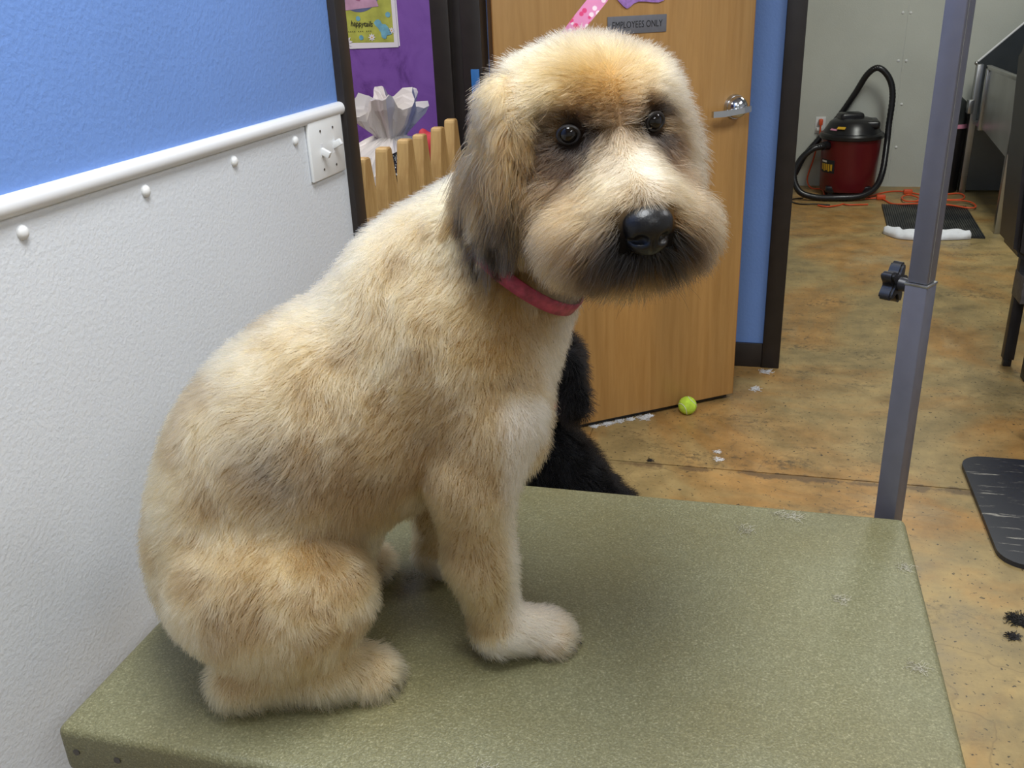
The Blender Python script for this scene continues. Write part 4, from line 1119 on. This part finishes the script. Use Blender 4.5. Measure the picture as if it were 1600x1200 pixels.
CREAM, LIGHT, WHITE = (.44, .295, .135), (.60, .455, .255), (.66, .58, .46)
TAN, GOLD, BROWN, DARK, BLACK, GREY = (.29, .172, .066), (.37, .205, .055), (.075, .041, .020), (.020, .014, .011), (.008, .007, .007), (.20, .165, .125)
def head_uv(p):
    q = (p-HC)/HSC; return q@HS, q@HU, q@HN
def dog_color(p, reg, clump=None):
    N = len(p)
    c = np.tile(np.array(CREAM), (N, 1))
    n1 = vnoise(p, 14, 1); n2 = vnoise(p, 45, 2); n3 = vnoise(p, 130, 5)
    c = mixw(c, 0.75*sstep(n1, .50, .78), TAN)
    c = mixw(c, 0.9*sstep(n2, .42, .68), LIGHT)
    c = mixw(c, 0.4*sstep(n3, .5, .9), TAN)
    # pale back includes painted top light, tan lower shoulder some shade; smoky flank patch
    back = sstep((p[:, 0]*-.61+p[:, 2]*.79), .36, .46)
    c = mixw(c, 0.75*back, LIGHT)
    c = mixw(c, 0.5*gauss(p, (-.30, -.12, .10), (.10, .10, .07)), LIGHT)
    c = mixw(c, np.minimum(1, 0.85*gauss(p, (-.235, -.10, .275), (.050, .09, .040))*(0.4+1.1*n2)), (.15, .118, .082))
    c = mixw(c, 0.45*gauss(p, (-.12, -.11, .26), (.09, .09, .05))*(0.5+n2), (.28, .19, .10))
    c = mixw(c, 0.55*gauss(p, (.01, -.10, .40), (.07, .08, .05)), GOLD)
    ch = sstep(p[:, 0]+.05*(n2-.5), .005, .075)*(p[:, 2] < .48)*(reg != 'paw')
    c = mixw(c, 0.6*ch, WHITE)
    c = mixw(c, 0.55*gauss(p, (-.05, -.10, .30), (.07, .08, .06))*(0.4+n2), (.19, .115, .05))
    c = mixw(c, 0.7*sstep(vnoise(p, 28, 31), .55, .78), (.22, .135, .058))
    leg = (reg == 'leg')
    c = mixw(c, 0.5*leg*1.0, CREAM)
    c = mixw(c, 0.8*leg*sstep(p[:, 0], -.022, 0.0), WHITE)
    paw = (reg == 'paw')
    c = mixw(c, paw*(0.25+0.65*sstep(p[:, 2], .012, .03)), WHITE)
    c = mixw(c, paw*0.55*sstep(p[:, 0], .035, .05), CREAM)
    hf = (reg == 'hfoot')
    c = mixw(c, hf*0.5, LIGHT)
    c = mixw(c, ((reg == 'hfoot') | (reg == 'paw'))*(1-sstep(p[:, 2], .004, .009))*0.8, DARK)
    # head
    hd = np.isin(reg, ['head', 'muzzle', 'ear'])
    s, u, n = head_uv(p)
    hc = np.tile(np.array(LIGHT), (N, 1))
    hc = mixw(hc, 0.8*sstep(n1, .40, .70), CREAM)
    hc = mixw(hc, 0.5*sstep(vnoise(p, 30, 47), .5, .75)*(s < .04), TAN)
    hc = mixw(hc, 0.6*sstep(s+.03*(n2-.5), .03, .07), WHITE)
    q = np.stack([s, u, n], 1); qa = np.stack([np.abs(s), u, n], 1)
    hc = mixw(hc, 0.9*gauss(q, (-.012, .062, .07), (.036, .018, .05)), GOLD)
    hc = mixw(hc, 0.85*gauss(q, (0, .040, .08), (.032, .026, .05)), (.25, .155, .085))
    hc = mixw(hc, 0.95*gauss(q, (0, .000, .10), (.017, .022, .05)), WHITE)
    hc = mixw(hc, 0.8*gauss(qa, (.030, -.022, .10), (.026, .014, .05)), LIGHT)
    hc = mixw(hc, np.minimum(1, 1.4*gauss(qa, (.054, .006, .07), (.026, .028, .05))), BROWN)
    hc = mixw(hc, 0.85*gauss(qa, (.062, -.030, .06), (.020, .032, .05)), (.17, .10, .052))
    hc = mixw(hc, np.minimum(1, 1.8*gauss(qa, (.0425, .029, .072), (.026, .021, .04))), DARK)
    hc = mixw(hc, 0.9*gauss(qa, (.030, .046, .072), (.011, .018, .04)), BROWN)
    # muzzle: golden sides, dark centre and chin
    mz = sstep(n, .055, .085)
    hc = mixw(hc, 0.9*mz*gauss(qa, (.050, -.050, .11), (.030, .028, .06)), (.27, .15, .05))
    hc = mixw(hc, 0.6*sstep(n, .03, .06)*sstep(qa[:, 0], .055, .075)*(u < -.02), CREAM)
    hc = mixw(hc, np.minimum(1, 1.5*mz*gauss(qa, (.022, -.070, .14), (.040, .036, .08))), (.050, .030, .017))
    hc = mixw(hc, np.minimum(1, 1.9*mz*gauss(q, (0, -.058, .150), (.036, .034, .06))), BLACK)
    hc = mixw(hc, 0.9*mz*gauss(q, (0, -.022, .14), (.014, .010, .03)), (.17, .12, .08))
    hc = mixw(hc, 0.75*mz*(u < -.03)*sstep(vnoise(p, 70, 41), .52, .75), (.17, .095, .035))
    hc = mixw(hc, 0.45*sstep(vnoise(p, 40, 43), .55, .8)*(mz < .5), (.30, .18, .075))
    # ears: tan on top, smoky below, strand to strand variation
    er = (reg == 'ear')
    ec = np.tile(np.array((.25, .14, .045)), (N, 1))
    low = 1-sstep(u+0.04*(n2-.5), -.035, .030)
    v = n3 if clump is None else clump
    ec = mixw(ec, low*sstep(v, .08, .16), (.014, .011, .009))
    ec = mixw(ec, low*sstep(v, .80, .88), (.30, .23, .13))
    ec = mixw(ec, 0.7*sstep(u, .030, .06), CREAM)
    hc = np.where(er[:, None], ec, hc)
    return np.where(hd[:, None], hc*np.array([.90, .86, .80]), c)

dog = thing('dog', 'cream shaggy dog sitting on the green grooming table', 'dog', tuple(d2w((-.15, 0, 0))[0]))
me = np_mesh('body', d2w(dv), df)
ca = me.attributes.new('fur_color', 'FLOAT_COLOR', 'POINT')
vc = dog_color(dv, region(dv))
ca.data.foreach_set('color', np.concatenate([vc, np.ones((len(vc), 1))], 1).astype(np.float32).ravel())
link('body', me, M['skin'], dog)

NH = 380000
def wgt(p):
    w = np.ones(len(p)); hdist = np.linalg.norm(p-HC, axis=1)
    w += 1.1*(hdist < .17)
    w *= np.where((p[:, 1] > .03) & (p[:, 2] < .45) & (p[:, 2] > .06), 0.45, 1)     # side turned to the wall
    return w
root = sample_surface(dv, df, NH, wgt)
nrm = grad(dog_fn, root)
reg = region(root)
keep = root[:, 2] > 0.004
for e in EYE: keep &= np.linalg.norm(root-(e+HN*0.004), axis=1) > 0.0118
NOSE = H(0, -0.040, 0.152)
qn = root-NOSE; keep &= ~((np.abs(qn@HS) < .023) & (np.abs(qn@HU) < .020) & (qn@HN > -.02))
root, nrm, reg = root[keep], nrm[keep], reg[keep]
N = len(root)
s, u, n = head_uv(root)
isin = lambda *t: np.isin(reg, t)
# combing directions and lengths
comb = np.tile(np.array([-.55, 0, -.80]), (N, 1))
L_ = np.full(N, .0145); lift = np.full(N, .58)
m_ = isin('leg'); comb[m_] = (-.1, 0, -1); L_[m_] = .0115; lift[m_] = .50
m_ = isin('thigh'); comb[m_] = (-.35, 0, -.9); L_[m_] = .0145
m_ = isin('paw'); comb[m_] = (.8, 0, -.5); L_[m_] = .011; lift[m_] = .4
m_ = isin('hfoot'); comb[m_] = (.35, 0, -.8); L_[m_] = .015; lift[m_] = .45
m_ = isin('chest', 'neck'); comb[m_] = (-.15, 0, -1); L_[m_] = .0145; lift[m_] = .45
sg = np.sign(s)[:, None]
m_ = isin('head')
hcmb = sg*HS*0.5*np.minimum(1, np.abs(s)/.03)[:, None]-HU*0.75-HN*0.25
crown = sstep(u, .03, .08)[:, None]
hcmb = hcmb*(1-crown)+crown*(sg*HS*.5*np.minimum(1, np.abs(s)/.05)[:, None]-HN*.2+HU*.1)
fore = (sstep(n, .04, .07)*sstep(u, .02, .035))[:, None]
hcmb = hcmb*(1-fore)+fore*(sg*HS*.8+HU*.25)
comb[m_] = hcmb[m_]
L_[m_] = .025; lift[m_] = .50
lift[m_ & (u > .05)] = .72
L_[m_ & (n > .05) & (u > -.01)] = .014
m_ = isin('muzzle')
mcmb = sg*HS*0.75*np.minimum(1, np.abs(s)/.015)[:, None]-HU*(0.55+0.5*sstep(-u, .04, .08))[:, None]+HN*0.1
comb[m_] = mcmb[m_]; L_[m_] = .024; lift[m_] = .42
L_[m_ & (u > -.03)] = .013
L_[m_ & (u < -.075)] = .020
L_ *= 1-0.45*np.where(isin('muzzle'), np.exp(-((np.linalg.norm(root-NOSE, axis=1))/.028)**2), 0)
m_ = isin('ear'); comb[m_] = -HU*1.0-HN*0.1; L_[m_] = .036; lift[m_] = .30
L_[m_ & (u < -.05)] = .026; L_[m_ & (u > .01)] = .020
for e, sd in zip(EYE, (-1, 1)):
    dd = np.linalg.norm(root-e, axis=1); f = np.exp(-(dd/.022)**2)
    L_ *= 1-0.62*f
    away = unit(root-(e+HN*0.0)); comb = comb*(1-f)[:, None]+away*(f*0.9)[:, None]
L_ *= 0.75+0.5*RNG.random(N)
wisp = isin('muzzle') & (u < -.078) & (n > .06) & (RNG.random(N) < .012)
L_[wisp] *= 1.9
L_ *= 0.85+0.3*vnoise(root, 35, 7)
tang = comb-nrm*(comb*nrm).sum(1, keepdims=True); tang = unit(tang)
# swirl the coat a little
sw_ = (np.stack([vnoise(root, 22, 11+j) for j in range(3)], 1)-.5)*1.5
sw_ -= nrm*(sw_*nrm).sum(1, keepdims=True)
tang = unit(tang+sw_*np.where(isin('ear', 'muzzle'), .35, 1.15)[:, None])
lift = np.clip(lift+0.25*(RNG.random(N)-.5), .15, .95)
d0 = unit(nrm*lift[:, None]+tang*(1-lift)[:, None]+0.24*RNG.normal(size=(N, 3)))
K = 6
t = np.linspace(0, 1, K)
grav = np.where(isin('ear'), .35, np.where(isin('muzzle'), .25, .08))
pts = root[:, None, :]+L_[:, None, None]*(d0[:, None, :]*t[None, :, None]+(tang*0.35+np.array([0, 0, -1])*grav[:, None])[:, None, :]*(t**2)[None, :, None])
# clumping
isear = isin('ear')
nc = 24000
cid = RNG.choice(N, nc, replace=False)
kd_ = kdtree.KDTree(nc)
for j, i in enumerate(cid): kd_.insert(root[i], j)
kd_.balance()
own = np.fromiter((kd_.find(r)[1] for r in root), int, N)
lead = cid[own]
ear_c = cid[isear[cid]][::7]
if len(ear_c):
    ke = kdtree.KDTree(len(ear_c))
    for j, i in enumerate(ear_c): ke.insert(root[i], j)
    ke.balance()
    for i in np.nonzero(isear)[0]: lead[i] = ear_c[ke.find(root[i])[1]]
amt = np.where(isear, np.where(u > -.015, .40, .74), np.where(isin('muzzle', 'head'), .36, .34))
shift = (pts[lead]-root[lead][:, None, :])-(pts-root[:, None, :])+(root[lead]-root)[:, None, :]
pts = pts+shift*(amt[:, None]*(t**1.3)[None, :])[:, :, None]
# waves
crnd = RNG.random((N, 3))
ph = crnd[lead, 0]*6.28
sv = unit(np.cross(d0, nrm)+1e-4)
amp = np.where(isear, .20, .08)*L_
pts += sv[:, None, :]*(amp[:, None]*t[None, :]*np.sin(ph[:, None]+t[None, :]*5.0))[:, :, None]
pts[:, :, 2] = np.maximum(pts[:, :, 2], 0.0012)
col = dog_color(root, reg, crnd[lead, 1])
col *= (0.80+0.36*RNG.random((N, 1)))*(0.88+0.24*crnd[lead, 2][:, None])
col[wisp] = (.012, .009, .007)
col = np.clip(col, 0.004, 0.9)
P3 = d2w(pts.reshape(-1, 3)).reshape(N, K, 3)
rad = np.where(isear, .00026, np.where(isin('head', 'muzzle'), .00019, .00023))
fur = hair_object('fur', P3, col, rad, .00006, M['fur'], dog)
tag(fur, 'cream and tan clipped fur', kind='stuff')

# face parts
def wv(p): return Vector(d2w(p)[0])
def wd(v): return Vector(v[0]*DF+v[1]*DL+v[2]*DU)
for e, sd in zip(EYE, (-1, 1)):
    eo = MB().sphere(wv(e), 0.0092, u=28, v=18).build('eye', M['eye'], dog, True)
    ax = wd(HN*0.92+HS*0.28*sd).normalized(); a1 = wd(HU); a1 = (a1-ax*a1.dot(ax)).normalized(); a2 = ax.cross(a1)
    ring = [wv(e)+ax*0.0046+a1*0.0070*math.sin(2*math.pi*k/24)+a2*0.0088*math.cos(2*math.pi*k/24) for k in range(24)]
    MB().tube(ring, 0.0020, 8, True).build('eyelid', M['eyelid'], eo, True)
nose_p = [ell(NOSE+HU*0.004, (0.0215, 0.0150, 0.0175), HAX, .01), ell(NOSE-HU*0.010+HN*0.001, (0.0175, 0.013, 0.0155), HAX, .01)]
nose_n = [ell(NOSE+HS*sd*0.0108-HU*0.006+HN*0.0175, (0.0066, 0.0050, 0.009), HAX, .003) for sd in (-1, 1)]
nose_n += [ell(NOSE+HS*sd*0.0178-HU*0.008+HN*0.010, (0.0065, 0.0022, 0.006), HAX, .003) for sd in (-1, 1)]
nose_n += [ell(NOSE-HU*0.018+HN*0.0175, (0.0012, 0.014, 0.004), HAX, .003)]
nv, nf = surface_nets(lambda p: field(p, nose_p, nose_n), NOSE-.04, NOSE+.04, 0.0012)
link('nose', np_mesh('nose', d2w(nv), nf), M['nose'], dog)
for (cx, cy, z, spread, fwd) in ((0.030, -0.080, 0.010, 0.0135, 0.018), (-0.052, 0.098, 0.010, 0.0125, 0.012), (-0.172, -0.107, 0.010, 0.0130, 0.016), (-0.172, 0.107, 0.010, 0.0130, 0.016)):
    for w in (-1.5, -0.5, 0.5, 1.5):
        a = cx+fwd*(1 if abs(w) < 1 else 0.55)+0.012
        MB().tube([wv((a, cy+w*spread, z)), wv((a+0.008, cy+w*spread, z-0.001)), wv((a+0.014, cy+w*spread, z-0.007))], lambda q: 0.0032*(1-0.75*q), 8).build('claw', M['claw'], dog, True)
# collar
cc = np.array([0.021, -0.030, 0.458]); cax = np.array([.62, -.18, .76]); cax /= np.linalg.norm(cax)
c1 = np.array([.75, 0, -.66]); c1 -= cax*(c1@cax); c1 /= np.linalg.norm(c1); c2 = np.cross(cax, c1)
cv, cf = [], []
nC = 64
for k in range(nC):
    a = 2*math.pi*k/nC
    dr_ = c1*math.cos(a)*0.084+c2*math.sin(a)*0.084
    er_ = unit(dr_[None])[0]
    for w_, o_ in ((-.0072, 0), (.0072, 0), (.0072, .0022), (-.0072, .0022)): cv.append(d2w(cc+dr_+er_*o_+cax*w_)[0])
for k in range(nC):
    j = (k+1) % nC
    for q in range(4): cf.append((k*4+q, j*4+q, j*4+(q+1) % 4, k*4+(q+1) % 4))
clr = link('collar', mesh_from('collar', cv, cf, True), M['collar'], dog); clr['label'] = 'pink webbing collar'

# leash from the arm down behind the head
lp = [Vector((0.160, 1.032, 1.789)), Vector((-0.164, 0.986, 1.410)), Vector((-0.189, 0.981, 1.381)), Vector((-0.215, 0.985, 1.345)), wv((0.020, 0.112, 0.52)), wv((-0.010, 0.110, 0.475))]
vd = (Vector((-0.17, 0.98, 1.40))-Vector((0, 0, CAMZ))).normalized()
side_ = (lp[1]-lp[2]).normalized().cross(vd).normalized()
lpts = [tuple(lp[0].lerp(lp[1], k/8)) for k in range(8)]+[tuple(p) for p in catmull(lp[1:], 6)]
ls = thing('grooming_leash', 'pink patterned grooming strap hanging from the arm to the dog', 'leash', tuple(lp[0]))
MB().strip(lpts, [tuple(side_)]*len(lpts), 0.0165, 0.0018).build('strap', M['strap'], ls)
lo_ = [lp[0]+Vector((0, 0, 0.011))+Vector((0.0, 0.0, 0.0))]
MB().tube([AE+(PC+Vector((0, 0, 1.80))-AE)*0.18+Vector((0.016*math.cos(2*math.pi*k/16), 0, 0.004+0.016*math.sin(2*math.pi*k/16))) for k in range(16)], 0.0022, 8, True).build('hook_ring', M['steel'], ls, True)

# ================================================================== the black dog on the floor behind the table
BO = np.array([-0.455, 2.05, 0.0])
bp = [
    ell((0.10, 0, 0.13), (0.125, 0.12, 0.12), k=.05), ell((0.022, 0, 0.27), (0.17, 0.10, 0.098), ((-.58, 0, .81), (0, 1, 0), (.81, 0, .58)), .05),
    ell((-0.055, 0, 0.36), (0.080, 0.085, 0.11), k=.05), cap((-0.045, 0, 0.42), (-0.01, 0, 0.54), .060, .052, .04),
    ell((0.0, 0, 0.595), (0.072, 0.065, 0.058), k=.03, tag='head'), cap((-0.05, 0, 0.575), (-0.115, 0, 0.555), .040, .030, .03, 'head'),
    ell((0.058, -0.056, 0.585), (0.030, 0.024, 0.052), ((.98, 0, .2), (0, 1, 0), (-.2, 0, .98)), .012, 'ear'), ell((0.064, -0.065, 0.508), (0.038, 0.026, 0.052), k=.010, tag='ear'),
    ell((0.030, 0.062, 0.575), (0.030, 0.020, 0.055), k=.012, tag='ear'), ell((0.035, 0.068, 0.515), (0.034, 0.022, 0.045), k=.012, tag='ear'),
    cap((-0.08, -0.065, 0.30), (-0.09, -0.065, 0.03), .042, .026, .03), cap((-0.08, 0.065, 0.30), (-0.09, 0.065, 0.03), .042, .026, .03),
    cap((-0.09, -0.065, 0.024), (-0.135, -0.065, 0.020), .027, .024, .02), cap((-0.09, 0.065, 0.024), (-0.135, 0.065, 0.020), .027, .024, .02),
    ell((0.08, -0.095, 0.11), (0.10, 0.05, 0.08), k=.03), ell((0.08, 0.095, 0.11), (0.10, 0.05, 0.08), k=.03),
    cap((0.12, -0.105, 0.026), (-0.02, -0.105, 0.022), .026, .025, .02), cap((0.12, 0.105, 0.026), (-0.02, 0.105, 0.022), .026, .025, .02),
    cap((0.21, 0, 0.07), (0.30, 0.05, 0.05), .03, .02, .03),
]
def bd_fn(p): return np.maximum(field(p, bp), 0.001-p[:, 2])
bv, bf = surface_nets(bd_fn, (-0.2, -0.19, -0.02), (0.46, 0.19, 0.70), 0.010)
bdog = thing('dog', 'black curly dog with red collar sitting on the floor behind the table', 'dog', (-0.47, 2.05, 0))
me = np_mesh('body', bv+BO, bf)
ca = me.attributes.new('fur_color', 'FLOAT_COLOR', 'POINT')
ca.data.foreach_set('color', np.tile(np.array([.004, .004, .0045, 1], np.float32), len(bv)))
link('body', me, M['skin'], bdog)
nb = 60000
br = sample_surface(bv, bf, nb); bn_ = grad(bd_fn, br, 0.004)
bt_ = np.array([0.2, 0, -1.])-bn_*(bn_@np.array([0.2, 0, -1.]))[:, None]
bl = .022*(0.7+0.6*RNG.random(nb))
sw_ = (np.stack([vnoise(br, 40, 21+j) for j in range(3)], 1)-.5)*2.2
bd0 = unit(bn_*.6+unit(bt_)*.4+sw_*.5+0.2*RNG.normal(size=(nb, 3)))
tt_ = np.linspace(0, 1, 5)
bpts = br[:, None, :]+bl[:, None, None]*(bd0[:, None, :]*tt_[None, :, None]+bt_[:, None, :]*0.35*(tt_**2)[None, :, None])
bpts[:, :, 2] = np.maximum(bpts[:, :, 2], .001)
bcol = np.tile(np.array([.0035, .0035, .0042]), (nb, 1))*(0.6+0.8*RNG.random((nb, 1)))
bfur = hair_object('fur', bpts+BO, bcol, .0004, .00012, M['fur_black'], bdog); bfur['kind'] = 'stuff'
cvx = MB().tube([(BO[0]-0.030+0.076*math.cos(2*math.pi*k/32), BO[1]+0.076*math.sin(2*math.pi*k/32), 0.482+0.012*math.cos(2*math.pi*k/32)) for k in range(32)], 0.011, 8, True).build('collar', M['red'], bdog, True)
MB().tube([(BO[0]-0.032+0.079*math.cos(2*math.pi*k/32), BO[1]+0.079*math.sin(2*math.pi*k/32), 0.466+0.012*math.cos(2*math.pi*k/32)) for k in range(32)], 0.009, 8, True).build('collar_trim', M['white_plastic'], cvx, True)
MB().sphere((BO[0]-0.145, BO[1], 0.562), 0.015, (0.8, 1.1, 0.8), 14, 10).build('nose', M['nose'], bdog, True)
for sd in (-1, 1): MB().sphere((BO[0]-0.058, BO[1]+sd*0.036, 0.612), 0.010, u=14, v=10).build('eye', M['eye'], bdog, True)
